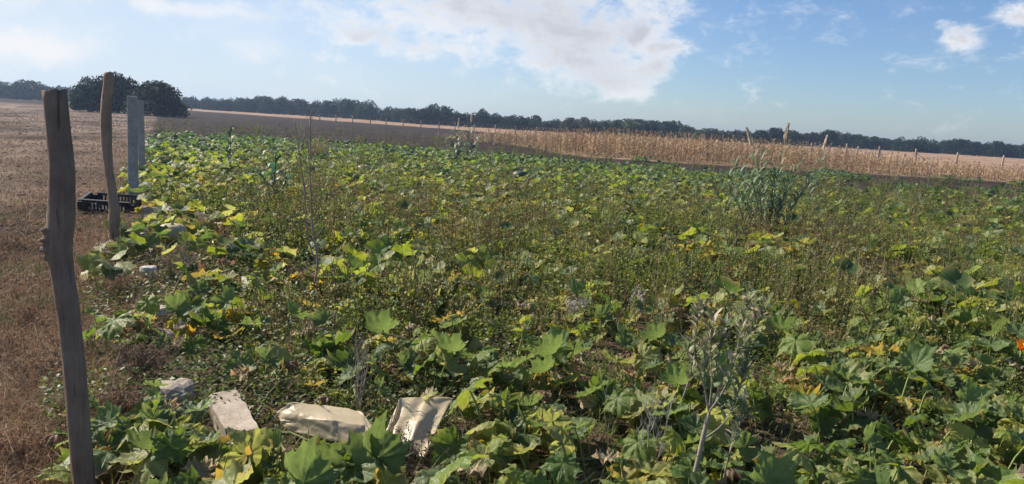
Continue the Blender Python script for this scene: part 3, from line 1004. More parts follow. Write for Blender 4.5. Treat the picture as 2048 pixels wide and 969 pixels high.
# ------------------------------------------------------------------ squash leaf library
GREENS = [(0.085, 0.145, 0.030), (0.060, 0.110, 0.030), (0.105, 0.160, 0.050), (0.150, 0.215, 0.038), (0.195, 0.25, 0.042), (0.125, 0.178, 0.068), (0.25, 0.285, 0.09)]
YELLOWS = [(0.20, 0.25, 0.035), (0.30, 0.29, 0.04), (0.42, 0.34, 0.05), (0.24, 0.24, 0.06)]
DRYS = [(0.32, 0.24, 0.13), (0.40, 0.34, 0.22), (0.18, 0.12, 0.07)]
def leaf_arrays(seed, kind, na=44, nr=6, size=.12, h=.22, tilt=.3, cup=.2):
    """returns blade arrays and stalk arrays; origin at the stalk's root on the vine"""
    r = np.random.default_rng(seed)
    th = np.linspace(-np.pi, np.pi, na, endpoint=False) + np.pi / na
    ph = r.uniform(0, 6.28, 4)
    teeth = .05 * np.abs(((th * 30 / (2 * np.pi)) % 1) * 2 - 1) if na > 30 else 0
    tri = lambda v: 2 / np.pi * np.arcsin(np.clip(np.cos(v), -1, 1))
    rad = (.84 + .11 * tri(5 * th) + .045 * tri(15 * th) + teeth + .05 * np.sin(3 * th + ph[0]) + .035 * np.sin(7 * th + ph[1]) + .03 * np.cos(10 * th)) * (1 + .16 * np.cos(th))
    rad *= 1 - .72 * np.exp(-((np.pi - np.abs(th)) / .20) ** 2)
    rho = np.linspace(0.02, 1, nr) ** .85
    RH, TH = np.meshgrid(rho, th, indexing='ij')
    RA = RH * rad[None]
    x, y = RA * np.cos(TH), RA * np.sin(TH)
    wilt = {'g': 0, 'y': .6, 'd': 1.6}[kind]
    z = cup * RA ** 2 + .10 * RH * (1 - np.cos(5 * TH)) * .5 + (.06 + .06 * wilt) * RH ** 2 * np.sin(6 * TH + ph[2]) + (.05 + .07 * wilt) * RH ** 2 * np.sin(11 * TH + ph[3])
    z -= wilt * .22 * RA ** 2
    z += (.034 if na > 30 else .0) * RH * tri(15 * TH + .4) * (.4 + RH)
    if na > 30:
        z += .03 * RH * np.sin(TH * 4 + RH * 9 + ph[2]) + .018 * r.normal(0, 1, RH.shape) * RH
    z += (.030 if na > 30 else .0) * RH * np.sin(RH * 19 - 7 * np.abs(np.sin(2.5 * TH)))
    z += .06 * RH ** 3 * np.sin(3 * TH + ph[1])
    if kind == 'd':
        x = x * (1 - .25 * RH); y = y * (1 - .3 * RH * np.abs(np.sin(TH)))
    V = np.stack([x, y, z], -1).reshape(-1, 3) * size
    M = Euler((r.normal(0, .36), tilt, 0)).to_matrix()
    V = V @ np.array(M).T
    lean = r.uniform(.02, .10)
    top = np.array([lean, r.normal(0, .02), h])
    V = V + top
    i = np.arange(nr - 1)[:, None] * na
    j = np.arange(na)[None]; j2 = (j + 1) % na
    Q = np.stack([i + j, i + na + j, i + na + j2, i + j2], -1).reshape(-1, 4)
    base = np.array({'g': GREENS, 'y': YELLOWS, 'd': DRYS}[kind][r.integers(0, {'g': 7, 'y': 4, 'd': 3}[kind])])
    C = np.tile(base, (len(V), 1)) * (1 + r.normal(0, .05))
    RHf, THf = RH.ravel(), TH.ravel()
    if kind == 'g' and r.random() < .45:      # dry leaf margin
        k = np.clip((RHf - .78) / .22, 0, 1) * (np.sin(THf * 3 + ph[0]) > -.1) * r.uniform(.4, .9)
        C = C * (1 - k[:, None]) + np.array([.30, .25, .10]) * k[:, None]
    if kind == 'y':
        k = np.clip((RHf - .55) / .45, 0, 1) * r.uniform(.2, .8)
        C = C * (1 - k[:, None]) + np.array([.42, .30, .08]) * k[:, None]
        g0 = np.exp(-(np.sin(2.5 * THf) / .3) ** 2) * .6 * (RHf < .8)
        C = C * (1 - g0[:, None]) + np.array([.12, .18, .03]) * g0[:, None]
    L = np.stack([RHf, THf, RHf * 0], -1)
    L[:, 0] = RHf
    bl = (V, Q, np.zeros((0, 3), np.int64), C, L)
    g = Geo()
    P = [(0, 0, -.02), (lean * .15, 0, h * .35), (lean * .5, top[1] * .5, h * .72), tuple(top)]
    sc_ = (0.24, .30, .09) if kind == 'g' else (.36, .31, .12)
    tube(g, P, np.array([.0065, .0055, .0048, .0040]) * (size / .12), sc_, 6 if na > 30 else 3, cap=False)
    return bl, g.arrays()
def mesh_of(arr, name, mat, smooth=True):
    g = Geo(); g.append(arr)
    return g.mesh(name, mat, smooth)
LIB = []       # near library: (kind, blade_mesh, stalk_mesh)
kinds = ['g'] * 22 + ['y'] * 7 + ['d'] * 6
for k, kd in enumerate(kinds):
    r = random.Random(100 + k)
    s_ = r.uniform(.075, .135) * (.8 if kd == 'd' else 1)
    h = r.uniform(.10, .30) if kd == 'g' else r.uniform(.05, .2)
    b, st = leaf_arrays(100 + k, kd, 75, 9, s_, h, r.uniform(-.5, .85), r.uniform(-.55, .6))
    LIB.append((kd, mesh_of(b, 'leaf', M_LEAF), mesh_of(st, 'stalk', M_STEM), h))
LOW = []       # middle distance library as arrays
for k, kd in enumerate(kinds):
    r = random.Random(100 + k)
    s_ = r.uniform(.095, .15) * (.8 if kd == 'd' else 1)
    h = r.uniform(.12, .32) if kd == 'g' else r.uniform(.05, .2)
    LOW.append((kd,) + leaf_arrays(100 + k, kd, 20, 4, s_, h, r.uniform(-.35, .75), r.uniform(-.3, .45)))
def pick(lib, yel):
    q = random.random()
    kd = 'd' if q < .08 + .14 * yel else ('y' if q < .10 + .14 * yel + .46 * yel ** 1.2 else 'g')
    return random.choice([e for e in lib if e[0] == kd])

def vine(n=9, L_=.9):
    g = Geo()
    a = random.uniform(-.4, .4); P = [np.array([-L_ / 2, 0, .03])]
    for _ in range(n):
        a += random.uniform(-.5, .5)
        P.append(P[-1] + np.array([math.cos(a), math.sin(a), 0]) * L_ / n)
        P[-1][2] = .03 + random.uniform(0, .025)
    tube(g, P, .008, (.17, .2, .08), 6)
    return g.mesh('vine', M_STEM), P
VINES = [vine() for _ in range(6)]

# ---- near plants in loose rows
ORD = ['first', 'second', 'third', 'fourth', 'fifth', 'sixth', 'seventh', 'eighth', 'ninth', 'tenth', 'eleventh', 'twelfth', 'thirteenth', 'fourteenth', 'fifteenth', 'sixteenth', 'seventeenth', 'eighteenth']
ROWN = ['front row'] + [w + ' row from the front' for w in ('second', 'third', 'fourth', 'fifth', 'sixth', 'seventh')]
KEEP = [(at(447, 775, .1), .15), (at(465, 825, .1), .17), (at(487, 860, .1), .17), (at(352, 805, .05), .15), (at(640, 860, .1), .13), (at(700, 865, .1), .13), (at(600, 850, .1), .12), (at(750, 885, .1), .12),
        (at(800, 880, .1), .15), (at(830, 880, .1), .15), (at(660, 900, .1), .12), (at(820, 930, .1), .14), (at(735, 920, .1), .12), (at(780, 960, .1), .10), (at(297, 560, 0), .12), (at(316, 640, 0), .12)]
PROT = [(250, 385, 284, 412, 11.4), (405, 775, 520, 868, 3.9), (322, 748, 385, 808, 4.1), (560, 800, 760, 880, 3.7), (765, 790, 910, 895, 3.6), (160, 385, 275, 428, 12.4), (325, 460, 370, 490, 8.2), (280, 532, 316, 562, 6.9)]
def hides(x, y, z, r_):
    r_ = r_ * .75
    px, py = project([[x, y, z]])
    w = r_ * F / max(y, .5)
    for a, b, c, e, dd in PROT:
        if y < dd and a - w < px[0] < c + w and b - w * .5 < py[0] < e + w * .5:
            return True
    return False
def blocked(x, y):
    for p_, r_ in KEEP:
        if (x - p_[0]) ** 2 + (y - p_[1]) ** 2 < r_ * r_:
            return True
    return False
count_near = 0
leaf_count = 0
row_y = [2.45, 2.9, 3.4, 3.95, 4.55, 5.2, 5.95]
for ri, Y in enumerate(row_y + [0]):
    cand = []
    if Y == 0:
        for qx, qy in [(225, 900), (262, 870), (300, 930), (345, 905), (395, 950), (440, 915), (500, 935), (560, 925), (610, 950), (665, 930), (720, 955), (905, 900), (945, 940), (1010, 925)]:
            pe = at(qx, qy, .12)
            cand.append((pe[0], pe[1], qx, qy, .62))
    x = -1.05 * Y * .75 - .6
    while Y > 0 and x < .78 * Y + .5:
        yy_ = Y + random.uniform(-.16, .16)
        px, py = project([[x, yy_, .2]])
        q = sample(SQ, px, py)[0]
        if x > fence_x(yy_) - .10 and random.random() < .25 + q * 1.0 and q > .08:
            cand.append((x, yy_, px[0], py[0], q))
        x += random.uniform(.33, .48)
    for ci, (x, yy_, px, py, q) in enumerate(cand):
        yel = sample(YL, np.array([px]), np.array([py]))[0]
        n = int(6 + q * 11)
        vm, vp = random.choice(VINES)
        rz = random.uniform(0, 6.28)
        els = [pick(LIB, yel) for _ in range(n)]
        ny = sum(e[0] != 'g' for e in els) / max(n, 1)
        look = 'yellowing squash plant' if ny > .38 else ('full green squash plant' if n > 10 else 'sparse green squash plant')
        root = empty('squash_plant', (x, yy_, gh(x, yy_)), f"{look}, {ORD[min(ci, 17)]} from the left, {ROWN[ri] if Y else 'patch below block and sheet'}", 'squash plant', 'squash plants in the foreground', rz)
        made = 0
        for e in els:
            pt = random.choice(vp)
            lx, ly = pt[0] * .75 + random.gauss(0, .09), pt[1] + random.gauss(0, .16)
            wx = x + math.cos(rz) * lx - math.sin(rz) * ly
            wy = yy_ + math.sin(rz) * lx + math.cos(rz) * ly
            if blocked(wx, wy) or wx < fence_x(wy) - .12 or (wx + 1.5) ** 2 + (wy - 2.55) ** 2 < .09:
                continue
            s_ = random.uniform(.65, 1.05)
            if hides(wx, wy, e[3] * s_, .085) or hides(wx, wy, .06, .05):
                continue
            lf_ = link('leaf', e[1], root, (lx, ly, 0), (random.gauss(0, .12), random.gauss(0, .12), random.uniform(0, 6.28)), s_)
            link('stalk', e[2], lf_)
            made += 1
        if made == 0:
            bpy.data.objects.remove(root); continue
        leaf_count += made
        if x > fence_x(yy_) + .75: link('vine', vm, root)
        count_near += 1
print('near squash', count_near, 'leaves', leaf_count)

# ---- middle plants: one mesh per plant, shared variants
MIDV = {}
for yk in range(3):
    vs_ = []
    for k in range(7):
        g = Geo()
        n = random.randint(11, 16)
        for _ in range(n):
            e = pick(LOW, [.1, .5, 1.0][yk])
            ox, oy = random.gauss(0, .21), random.gauss(0, .21)
            tube(g, [(0, 0, .015), (ox * .5 + .02, oy * .5, .03), (ox, oy, 0.0)], .005, (.17, .2, .08), 3, cap=False)
            M = Matrix.Translation((ox, oy, 0)) @ Euler((random.gauss(0, .12), random.gauss(0, .12), random.uniform(0, 6.28))).to_matrix().to_4x4() @ Matrix.Scale(random.uniform(.75, 1.15), 4)
            cm = random.uniform(.8, 1.2)
            g.append(e[1], M, (cm, cm, cm)); g.append(e[2], M)
        vs_.append(g.arrays())
    MIDV[yk] = [(a, mesh_of(a, 'squash_plant', M_LEAF)) for a in vs_]
def zone(px, py):
    if px < 470: return 'at the left field edge near the concrete post'
    if py < 400:
        return 'in the green band left of the far corn stalks' if px < 930 else ('in the green band between the corn stalks and the reed clump' if px < 1430 else 'in the green band behind the reed clump')
    if px < 660: return 'around the thin bare sapling'
    if px < 1050: return 'in the weedy middle right of the bare sapling'
    if px < 1430: return 'in the weedy middle left of the reed clump'
    if px < 1680: return 'in front of the reed clump'
    return 'in the patchy soil right of the reed clump'
pts = []
tries = 0
cell = {}
def far_from(x, y, dmin, cell, cs=.5):
    kx, ky = int(x // cs), int(y // cs)
    for a in (-1, 0, 1):
        for b in (-1, 0, 1):
            for (u, v) in cell.get((kx + a, ky + b), ()):
                if (u - x) ** 2 + (v - y) ** 2 < dmin * dmin:
                    return False
    cell.setdefault((kx, ky), []).append((x, y))
    return True
while tries < 45000:
    tries += 1
    Y = random.uniform(6.3, 46)
    x = random.uniform(-.75 * Y - 1, .78 * Y + 1)
    fe = far_edge(np.array([x]))[0]
    if x < fence_x(Y) - .1 or Y > fe + 13 or (Y > fe and (x < 4 or mnoise.noise(Vector((x * .45, Y * .3, 9.1))) < .26)): continue
    px, py = project([[x, Y, .15]])
    q = sample(SQ, px, py)[0]
    # clumpy
    if Y > fe: q = 1.0
    q *= .55 + .9 * (mnoise.noise(Vector((x * .5, Y * .5, 2.2))) + .5)
    if random.random() > q: continue
    if hides(x, Y, .2, .25) or not far_from(x, Y, (.29 if Y < 18 else .34) / min(max(q, .2), 1) ** .55, cell, .9): continue
    pts.append((Y, x, px[0], py[0]))
pts.sort()
print('mid/far squash', len(pts))
n_ind = max(0, 300 - count_near)
for Y, x, px, py in pts[:n_ind]:
    yel = sample(YL, np.array([px]), np.array([py]))[0] + random.uniform(-.2, .2)
    yk = 0 if yel < .35 else (1 if yel < .7 else 2)
    look = ['dark green squash plant', 'green and yellow squash plant', 'yellowing squash plant'][yk]
    z_ = zone(px, py)
    me = random.choice(MIDV[yk])[1]
    tag(link('squash_plant', me, None, (x, Y, gh(x, Y)), (0, 0, random.uniform(0, 6.28)), random.uniform(.78, 1.08)), f'{look} {z_}', 'squash plant', f'{look}s {z_}')
g = Geo()
rest = pts[n_ind:]
for yk in range(3):
    for vi in range(7):
        sel = []
        for (Y, x, px, py) in rest:
            yel = sample(YL, np.array([px]), np.array([py]))[0]
            h_ = int(abs(math.sin(x * 91.7 + Y * 37.1)) * 9999)
            yel += ((h_ % 10) / 10 - .5) * .4
            k_ = 0 if yel < .35 else (1 if yel < .7 else 2)
            if k_ == yk and h_ % 7 == vi:
                sel.append((x, Y, 0.0))
        if sel:
            P = np.array(sel); n = len(P)
            P[:, 2] = ground_h(P[:, 0], P[:, 1])
            cm = rng.uniform(.75, 1.15, (n, 1)) * np.ones((1, 3))
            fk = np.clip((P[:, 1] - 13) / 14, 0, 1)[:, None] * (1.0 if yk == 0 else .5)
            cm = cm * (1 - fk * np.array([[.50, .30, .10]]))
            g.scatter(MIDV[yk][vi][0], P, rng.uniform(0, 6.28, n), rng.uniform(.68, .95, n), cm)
if g.n:
    tag(link('squash_crop', g.mesh('squash_crop', M_LEAF)), 'far part of the squash crop, a low band of green leaves', 'squash plants', kind='stuff')
print('squash verts', g.n)

# ------------------------------------------------------------------ weeds
def weed_arrays(seed, n=9, h=.5, spread=.16, base=(0.07, 0.10, 0.03), head=(0.16, 0.13, 0.06), leafn=20, ls=.022, w=.0026):
    r = np.random.default_rng(seed)
    g = Geo()
    for k in range(n):
        a = r.uniform(0, 6.28); q = r.uniform(0, spread)
        p0 = np.array([math.cos(a) * q, math.sin(a) * q, 0])
        hh = h * r.uniform(.55, 1.15)
        p1 = p0 + np.array([math.cos(a) * q * .4 + r.normal(0, .03), math.sin(a) * q * .4 + r.normal(0, .03), hh * .5])
        p2 = p1 + np.array([r.normal(0, .05), r.normal(0, .05), hh * .5])
        c = np.array(base) * r.uniform(.7, 1.3)
        tube(g, [p0, p1, p2], [w * 1.5, w * 1.2, w * .6], c * 1.1, 3, cap=False)
        for _ in range(leafn):
            t_ = r.uniform(.12, 1)
            p = p0 * (1 - t_) ** 2 + 2 * p1 * t_ * (1 - t_) * 1.0 + p2 * t_ ** 2 if False else (p0 + (p1 - p0) * t_ * 2 if t_ < .5 else p1 + (p2 - p1) * (t_ * 2 - 1))
            aa = r.uniform(0, 6.28)
            dv = np.array([math.cos(aa), math.sin(aa), r.uniform(-.2, 1.1)])
            l_ = ls * r.uniform(.7, 1.8) * (1.25 - .6 * t_)
            cc = (np.array(head) if t_ > .72 and r.random() < .75 else c) * r.uniform(.75, 1.3)
            quadleaf(g, p, dv, l_ * (1 if t_ < .72 else .6), l_ * .28, cc)
    return g.arrays()
GW = [weed_arrays(200 + k, 9, .42, .17, (0.15, 0.195, 0.045), (0.30, 0.28, 0.10), 18, .030) for k in range(6)]
BW = [weed_arrays(220 + k, 10, .46, .17, (0.21, 0.19, 0.08), (0.34, 0.27, 0.15), 14, .022) for k in range(4)]
DG = [weed_arrays(240 + k, 8, .26, .16, (0.065, 0.115, 0.035), (0.11, 0.15, 0.04), 28, .038) for k in range(4)]
GWm = [mesh_of(a, 'weed', M_SMALL, False) for a in GW]
BWm = [mesh_of(a, 'weed', M_SMALL, False) for a in BW]
DGm = [mesh_of(a, 'weed', M_SMALL, False) for a in DG]
wp = []
cell = {}
tries = 0
while tries < 80000:
    tries += 1
    Y = 2.6 * math.exp(random.uniform(0, math.log(40 / 2.6)))
    Y = Y if random.random() < .6 else random.uniform(5, 30)
    x = random.uniform(-.75 * Y - 1, .78 * Y + 1)
    if x < fence_x(Y) - .2 or Y > far_edge(np.array([x]))[0] + (1.5 if random.random() < .8 else 12) or blocked(x, Y) or hides(x, Y, .28, .05): continue
    px, py = project([[x, Y, .15]])
    q = sample(WD, px, py)[0]
    q = q * (.12 + 1.15 * (mnoise.noise(Vector((x * .55, Y * .55, 7.2))) + .45))
    if random.random() > q: continue
    if not far_from(x, Y, (.13 if Y < 12 else (.22 if Y < 20 else .32)) / min(max(q, .15), 1) ** .5, cell, .9): continue
    wp.append((Y, x, px[0], py[0]))
for _ in range(900):
    Y = random.uniform(34, 75); x = random.uniform(-.62 * Y, .1 * Y)
    if x > fence_x(Y) and Y > far_edge(np.array([x]))[0] and random.random() < math.exp(-(Y - 34) / 16) + .04:
        wp.append((Y, x, 900, 280))
wp.sort()
print('weeds', len(wp))
def weed_kind(x, Y, px, py):
    v = mnoise.noise(Vector((x * .35 + 9, Y * .35, 1.2))) + random.uniform(-.25, .25)
    if (px - 1390) ** 2 / 90 ** 2 + (py - 400) ** 2 / 40 ** 2 < 1 or (px - 1010) ** 2 / 60 ** 2 + (py - 370) ** 2 / 25 ** 2 < 1 or (px < 480 and py > 440 and py < 500): return 'b'
    if px > 1600 and py < 560: v += .24
    if v > .40: return 'b'
    if v < -.22: return 'd'
    return 'g'
buckets = {}
nw = 0
for (Y, x, px, py) in wp:
    kd = weed_kind(x, Y, px, py)
    sc_ = random.uniform(.5, 1.15) * (.72 if Y < 5 else .95)
    if px < 480: sc_ *= .6
    if Y > 5.5 and px > 450 and random.random() < .085:
        kd = 'b'; sc_ = random.uniform(1.0, 1.4)
    elif kd == 'g' and Y > 5.5 and random.random() < .08:
        sc_ = random.uniform(1.0, 1.35)
    if nw < 300:
        nw += 1
        me = random.choice({'g': GWm, 'b': BWm, 'd': DGm}[kd])
        look = {'g': 'upright green weed with thin stems', 'b': 'brown seeding weed with thin dry stems', 'd': 'low dark green bushy weed'}[kd]
        z_ = zone(px, py) if py < 690 else ('beside the limestone block and sheet' if px < 950 else ('in the foreground left of the silvery shrub' if px < 1400 else 'in the foreground right of the silvery shrub'))
        tag(link('weed', me, None, (x, Y, gh(x, Y)), (random.gauss(0, .06), random.gauss(0, .06), random.uniform(0, 6.28)), sc_), f'{look} {z_}', 'weed', f'{look}s {z_}')
    else:
        lib = {'g': GW, 'b': BW, 'd': DG}[kd]
        vi = random.randrange(len(lib))
        buckets.setdefault((kd, vi), []).append((x, Y, sc_))
g = Geo()
for (kd, vi), L_ in buckets.items():
    A = np.array(L_); n = len(A)
    P = np.stack([A[:, 0], A[:, 1], ground_h(A[:, 0], A[:, 1])], 1)
    cm = rng.uniform(.75, 1.25, (n, 1)) * (1 + rng.normal(0, .05, (n, 3)))
    g.scatter({'g': GW, 'b': BW, 'd': DG}[kd][vi], P, rng.uniform(0, 6.28, n), A[:, 2], cm)
tag(link('weeds', g.mesh('weeds', M_SMALL, False)), 'mass of thin weeds growing through the squash crop', 'weeds', kind='stuff')
print('weed verts', g.n)

# ------------------------------------------------------------------ low ground cover, green grass, dry grass, litter
def strands(n, P, L_, w, C, lean=.5, seg_=3, curl=.6):
    """n grass strands as folded strips (vectorised); P (n,3), L_, w (n), C (n,3)"""
    a = rng.uniform(0, 6.28, n)
    dirh = np.stack([np.cos(a), np.sin(a), a * 0], 1)
    side = np.stack([-np.sin(a), np.cos(a), a * 0], 1)
    el = rng.uniform(0, 1, n) ** .7 * lean
    V = []
    pos = P.copy(); ang_ = np.pi / 2 - el * np.pi / 2
    pts_ = [pos.copy()]
    for k in range(seg_):
        pos = pos + (dirh * np.cos(ang_)[:, None] + np.array([0, 0, 1]) * np.sin(ang_)[:, None]) * (L_ / seg_)[:, None]
        ang_ = ang_ - curl * rng.uniform(.2, 1.2, n)
        pos[:, 2] = np.maximum(pos[:, 2], P[:, 2] + .004)
        pts_.append(pos.copy())
    for k, q in enumerate(pts_):
        ww = (w * (1 - k / (seg_ + .25)))[:, None]
        V += [q - side * ww, q + side * ww]
    V = np.stack(V, 1)
    k_ = 2 * (seg_ + 1)
    Q = np.array([(2 * s, 2 * s + 1, 2 * s + 3, 2 * s + 2) for s in range(seg_)])
    Q = (Q[None] + (np.arange(n) * k_)[:, None, None]).reshape(-1, 4)
    return V.reshape(-1, 3), Q, np.repeat(C, k_, 0)
def scatter_pts(n, y0, y1, cond, logd=True):
    out_ = []
    while len(out_) < n:
        m_ = n * 2
        Y = y0 * np.exp(rng.uniform(0, math.log(y1 / y0), m_)) if logd else rng.uniform(y0, y1, m_)
        X = rng.uniform(-.80, .85, m_) * Y + rng.uniform(-.6, .6, m_)
        ok = cond(X, Y)
        out_ += list(zip(X[ok], Y[ok]))
    A = np.array(out_[:n])
    return np.stack([A[:, 0], A[:, 1], ground_h(A[:, 0], A[:, 1])], 1)
infield = lambda X, Y: X > fence_x(Y) - .1 + .15 * np.sin(Y * 3)
# green grass and low leafy cover
g = Geo()
n = 26000
P = scatter_pts(n, 2.3, 14, infield)
sz = rng.uniform(.05, .22, n); 
pal = np.array([(.09, .14, .03), (.13, .18, .045), (.07, .11, .03), (.22, .22, .08), (.30, .25, .13)])
C = pal[rng.choice(5, n, p=[.34, .27, .2, .11, .08])] * rng.uniform(.7, 1.3, (n, 1))
V, Q, Cc = strands(n, P, sz, rng.uniform(.0012, .0028, n), C, .75)
g.add(V, Q, None, Cc)
tag(link('grass', g.mesh('grass', M_SMALL, False)), 'thin green grass growing between the squash plants', 'grass', kind='stuff')
# tiny leafy ground cover
g = Geo()
n = 85000
P = scatter_pts(n, 2.3, 40, lambda X, Y: infield(X, Y) & (Y < far_edge(X)) & (vnoise(X, Y, .5, 4.4) > -.12 - .0 * X))
P[:, 2] += rng.uniform(.01, .13, n)
far_s = 1 + P[:, 1] / 12
a = rng.normal(0, 1, (n, 3)) * np.array([1, 1, .5]); a /= np.linalg.norm(a, axis=1)[:, None]
b = np.cross(a, rng.normal(0, .5, (n, 3)) + np.array([0, 0, 1])); b /= np.linalg.norm(b, axis=1)[:, None]
s_ = (rng.uniform(.006, .017, n) * far_s)[:, None]
V = np.stack([P - a * s_, P + b * s_ * .5, P + a * s_, P - b * s_ * .5], 1).reshape(-1, 3)
pal = np.array([(.07, .115, .03), (.10, .145, .035), (.14, .17, .05), (.20, .17, .07), (.28, .21, .12)])
C = pal[rng.choice(5, n, p=[.32, .3, .18, .12, .08])] * rng.uniform(.7, 1.3, (n, 1))
g.add(V, np.arange(n * 4).reshape(-1, 4), None, np.repeat(C, 4, 0))
tag(link('ground_cover', g.mesh('ground_cover', M_SMALL, False)), 'low leafy ground cover and fallen leaf bits under the crop', 'ground cover', kind='stuff')
# dry grass at the left, tangled and denser near the fence line
g = Geo()
n = 60000
def dry_c(X, Y):
    dd = fence_x(Y) - X
    dens = np.exp(-np.abs(dd - .5) / 1.0) + .18
    dens *= np.clip(.35 + 1.6 * (vnoise(X, Y, .9, 6.1) + .3), .1, 1.4)
    return (dd > -.35) & (rng.uniform(0, 1, len(X)) < dens)
P = scatter_pts(n, 2.2, 30, dry_c)
fs = 1 + P[:, 1] / 14
sz = rng.uniform(.04, .17, n) * np.minimum(fs, 1.4)
sz[:1800] = rng.uniform(.2, .45, 1800)
pn = vnoise(P[:, 0], P[:, 1], 1.1, 2.7)
pal = np.array([(.25, .15, .08), (.36, .25, .14), (.12, .075, .045), (.50, .39, .25), (.09, .115, .035)])
ci_ = rng.choice(5, n, p=[.38, .24, .24, .10, .04])
ci_[(pn > .12) & (rng.uniform(0, 1, n) < .55)] = 4
ci_[(pn < -.28) & (rng.uniform(0, 1, n) < .6)] = 2
C = pal[ci_] * rng.uniform(.7, 1.25, (n, 1))
V, Q, Cc = strands(n, P, sz, rng.uniform(.0009, .0022, n) * fs, C, 1.0, 3, .8)
g.add(V, Q, None, Cc)
tag(link('dry_grass', g.mesh('dry_grass', M_DRY, False)), 'tangled brown dry grass along the field edge and in the stubble', 'dry grass', kind='stuff')
# stubble tufts and clods across the left field
g = Geo()
n = 22000
P = scatter_pts(n, 3, 80, lambda X, Y: (fence_x(Y) - X > .4))
fs = 1 + P[:, 1] / 9
sz = rng.uniform(.02, .07, n) * fs ** .8
pal = np.array([(.20, .14, .095), (.28, .21, .14), (.13, .09, .06), (.36, .28, .20)])
C = pal[rng.choice(4, n)] * rng.uniform(.75, 1.2, (n, 1))
V, Q, Cc = strands(n, P, sz * 1.3, rng.uniform(.0015, .0035, n) * fs, C, 1.0, 2, .7)
V[:, 2] = np.repeat(P[:, 2], 6) + (V[:, 2] - np.repeat(P[:, 2], 6)) * .45
g.add(V, Q, None, Cc)
tag(link('stubble', g.mesh('stubble', M_DRY, False)), 'pale brown stubble spread over the bare field at the left', 'stubble', kind='stuff')
# soil clods
g = Geo()
import bmesh
bm_ = bmesh.new(); bmesh.ops.create_icosphere(bm_, subdivisions=1, radius=1)
CV = np.array([v.co[:] for v in bm_.verts]); CT = np.array([[v.index for v in f.verts] for f in bm_.faces]); bm_.free()
for k in range(5):
    Vk = CV * (1 + rng.uniform(-.3, .3, (len(CV), 1))) * np.array([1, .9, .6])
    arr = (Vk, np.zeros((0, 4), np.int64), CT, np.tile(np.array([1., 1, 1]), (len(CV), 1)), np.zeros((len(CV), 3)))
    n = 2600
    P = scatter_pts(n, 2.3, 60, lambda X, Y: rng.uniform(0, 1, len(X)) < np.where(X < fence_x(Y), .9, .6))
    lm = (P[:, 0] < fence_x(P[:, 1]))[:, None]
    cm = np.where(lm, np.array([[.23, .16, .115]]), np.array([[.105, .073, .054]])) * rng.uniform(.75, 1.3, (n, 1))
    g.scatter(arr, P, rng.uniform(0, 6, n), rng.uniform(.008, .03, n) * (1 + P[:, 1] / 22), cm)
tag(link('soil_clods', g.mesh('soil_clods', M_STONE, False)), 'clods of dry earth lying on the field', 'soil clods', kind='stuff')

# ------------------------------------------------------------------ maize
def maize_arrays(seed, h=1.3):
    r = np.random.default_rng(seed)
    g = Geo()
    col = np.array([.37, .275, .165]) * r.uniform(.8, 1.15)
    ln = r.normal(0, .06, 2)
    top = np.array([ln[0], ln[1], h])
    tube(g, [(0, 0, 0), (ln[0] * .4, ln[1] * .4, h * .5), top], [.014, .011, .005], col * .8, 4, cap=False)
    for k in range(9):
        t_ = .15 + .75 * k / 9
        a = (k % 2) * math.pi + r.normal(0, .6)
        p = np.array([ln[0] * t_, ln[1] * t_, h * t_])
        L_ = r.uniform(.25, .5)
        dv = np.array([math.cos(a), math.sin(a), 0])
        P = [p, p + dv * L_ * .35 + (0, 0, L_ * .35), p + dv * L_ * .7 + (0, 0, L_ * .1), p + dv * L_ * .85 + (0, 0, -L_ * .35)]
        blade(g, P, [.012, .028, .022, .003], col * r.uniform(.75, 1.3))
    for k in range(5):
        a = r.uniform(0, 6.28)
        tube(g, [top, top + np.array([math.cos(a) * .05, math.sin(a) * .05, .16])], [.005, .007], col * 1.1, 3, cap=False)
    return g.arrays()
MZ = [maize_arrays(300 + k) for k in range(6)]
MZm = [mesh_of(a, 'maize_plant', M_DRY, False) for a in MZ]
mz = []
for ry in np.arange(41, 60, .75):
    x = 2.6 - (ry - 41) * .46 + random.uniform(-.5, .5)
    while x < 48:
        yq = ry + random.uniform(-.15, .15)
        depth_lim = np.interp(x, [-8, 5, 16, 24, 48], [60, 58, 51, 45.5, 44.5])
        y0 = np.interp(x, [-3.5, 1, 4, 10, 30, 48], [52, 46, 43, 40.5, 41, 41])
        if yq < depth_lim and yq > y0:
            hs_ = np.interp(x, [-5, 0, 6, 14, 19, 24, 48], [.45, .8, 1.0, 1.0, .90, .60, .48]) * random.uniform(.75, 1.12)
            mz.append((yq, x, hs_))
        x += random.uniform(.22, .5) * np.interp(x, [-4, 4], [2.6, 1.0])
mz.sort()
print('maize', len(mz))
bk = {}
for k, (Y, x, hs_) in enumerate(mz):
    vi = random.randrange(6)
    if k < 300:
        px, py = project([[x, Y, .5]])
        lb = 'dry golden maize plant in the front row, left of the reed clump' if px[0] < 1440 else ('dry golden maize plant in the front row, behind the reed clump' if px[0] < 1650 else 'short dry maize plant in the front row, below the fence posts at the right')
        tag(link('maize_plant', MZm[vi], None, (x, Y, 0), (0, 0, random.uniform(0, 6.28)), (1, 1, hs_)), lb, 'maize plant', lb.replace('plant', 'plants'))
    else:
        bk.setdefault(vi, []).append((x, Y, hs_))
g = Geo()
for vi, L_ in bk.items():
    A = np.array(L_); n = len(A)
    g.scatter(MZ[vi], np.stack([A[:, 0], A[:, 1], A[:, 0] * 0], 1), rng.uniform(0, 6.28, n), np.ones(n), rng.uniform(.75, 1.2, (n, 1)) * np.ones((1, 3)), A[:, 2])
tag(link('maize_crop', g.mesh('maize_crop', M_DRY, False)), 'back rows of the dry golden maize strip', 'maize', kind='stuff')

